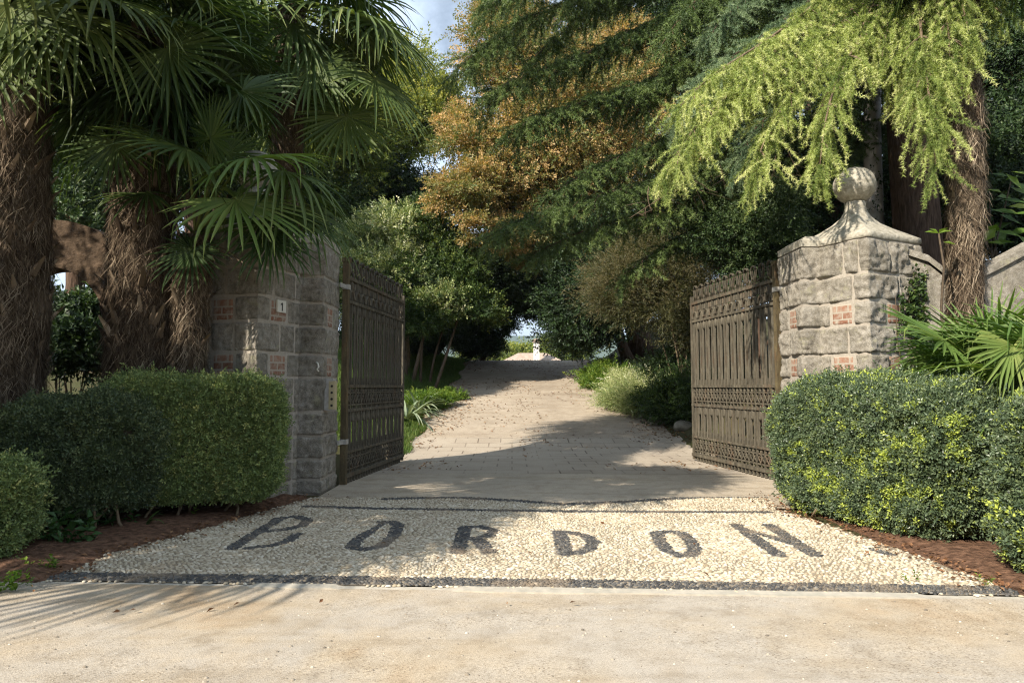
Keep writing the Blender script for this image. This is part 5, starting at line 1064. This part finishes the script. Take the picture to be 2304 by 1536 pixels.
rt = thing("pale_trunk_tree", "pale grey bare trunk rising behind the ball finial", "tree", P3(7.25, 13.6, -.05)); v = smooth_path([P3(7.25, 13.6, -.1), at(1968, 480, 13.5), at(1962, 330, 13.5), at(1962, 200, 13.5), at(1972, 60, 13.5), at(1985, -250, 13.5)], 20); g = Geo(); g.tube(v, np.linspace(.20, .13, 20), 14); g.obj("trunk", M['bark_pale'], rt, True)
q = g_.random(500)**1.6*9; i = q.astype(int); g = Geo(); a = g_.uniform(0, 6.28, 500); g.stamp(T_twig(3, .08, .07, .05, R(70), 4), v[i]+(v[i+1]-v[i])*(q-i)[:, None]+np.stack([np.cos(a), np.sin(a), 0*a], 1)*.2, g_.normal(size=(500, 3)), .8, np.clip(g_.normal(.4, .2, 500), 0, 1), g=g_); g.obj("ivy", M['dark'], rt)
g = Geo(); crown(g, TW_M, [E_(2000, -260, 15, 160, 110)], 3000, 1.0, .5, 520); g.obj("crown", M['yellowgreen'], rt)

# ------------------------------------------------------------------ beyond the crest
rt = thing("house", "distant house roof with a white chimney beyond the top of the drive", "house", (2.0, 60, -6)); c = at(1200, 792, 60)
M['roof'] = plain('roof_tile', (.28, .215, .165), (.42, .335, .27), 3, .9, .2, .4); M['white_wall'] = plain('white_render', (.62, .60, .55), (.74, .72, .67), 2, .9, .2, .1)
g = Geo(); g.box((c[0], 63.5, -2.4), (5.2, 3.3, 3.6)); g.obj("wall", M['white_wall'], rt)
g = Geo(); zt, zb = c[2], c[2]-2.4; g.add([[c[0]-6, 59.7, zb], [c[0]+6, 59.7, zb], [c[0]+6, 67.3, zb], [c[0]-6, 67.3, zb], [c[0]-1.3, 63.5, zt+.1], [c[0]+1.3, 63.5, zt+.1]], [np.array([[0, 1, 5, 4], [2, 3, 4, 5]]), np.array([[1, 2, 5], [3, 0, 4]]), np.array([[3, 2, 1, 0]])]); ro = g.obj("roof", M['roof'], rt)
ch = at(1207, 790, 61.5); g = Geo(); g.box((ch[0], 61.5, ch[2]-.2), (.26, .26, 1.0)); co = g.obj("chimney", M['white_wall'], rt); g = Geo(); g.box((ch[0], 61.5, ch[2]+.86), (.36, .36, .06)); g.box((ch[0], 61.5, ch[2]+1.02), (.24, .24, .1)); g.obj("chimney_cap", M['roof'], co)
for k, (px, py, Y, rx, ry, lab) in enumerate([(1175, 803, 85, 30, 18, "round yellow green tree left behind the chimney"), (1236, 792, 90, 26, 26, "taller olive tree right behind the chimney"), (1130, 800, 95, 34, 22, "low tree left of the distant house roof"), (1080, 790, 100, 40, 24, "far tree behind the small crooked tree"), (1290, 780, 100, 40, 30, "far tree hidden behind the black crest tree")]):
    e = E_(px, py, Y, rx, ry); tree("distant_tree", lab, "tree", [e, (e[0]-np.array([.6, 0, .9]), e[1]*.8)], M['yellowgreen'], 1500, TW_M, 3.0, .35, 530+k, (e[0][0], Y), .25, top=e[0], nl=5, group="trees beyond the house")
M['hill'] = plain('wooded_hill', (.035, .06, .03), (.07, .10, .045), .01, .97, .1, 0)
xs = np.linspace(-3500, 3500, 120); ys = np.linspace(1500, 3600, 40); X, Y = np.meshgrid(xs, ys, indexing='ij'); Z = -20+(235*np.exp(-((Y-2600)/480)**2))*(.72+.5*fbm(np.stack([X/900, Y/900, 0*X], -1), 1, 4, 3))
g = Geo(); g.grid(np.stack([X, Y, Z], -1)); tag(g.obj("hills", M['hill'], None, True), kind="structure")
#%%PART5
# far things fade to blue: the air itself
hm = bpy.data.materials.new("air"); hm.use_nodes = True; nt = hm.node_tree; nt.nodes.remove(nt.nodes["Principled BSDF"]); pv = nt.nodes.new("ShaderNodeVolumePrincipled")
pv.inputs["Color"].default_value = (.72, .82, .95, 1); pv.inputs["Density"].default_value = .0002; pv.inputs["Anisotropy"].default_value = .2; nt.links.new(pv.outputs[0], nt.nodes["Material Output"].inputs["Volume"])
g = Geo(); g.box((0, 0, 140), (7000, 7000, 160)); tag(g.obj("haze", hm), kind="stuff")
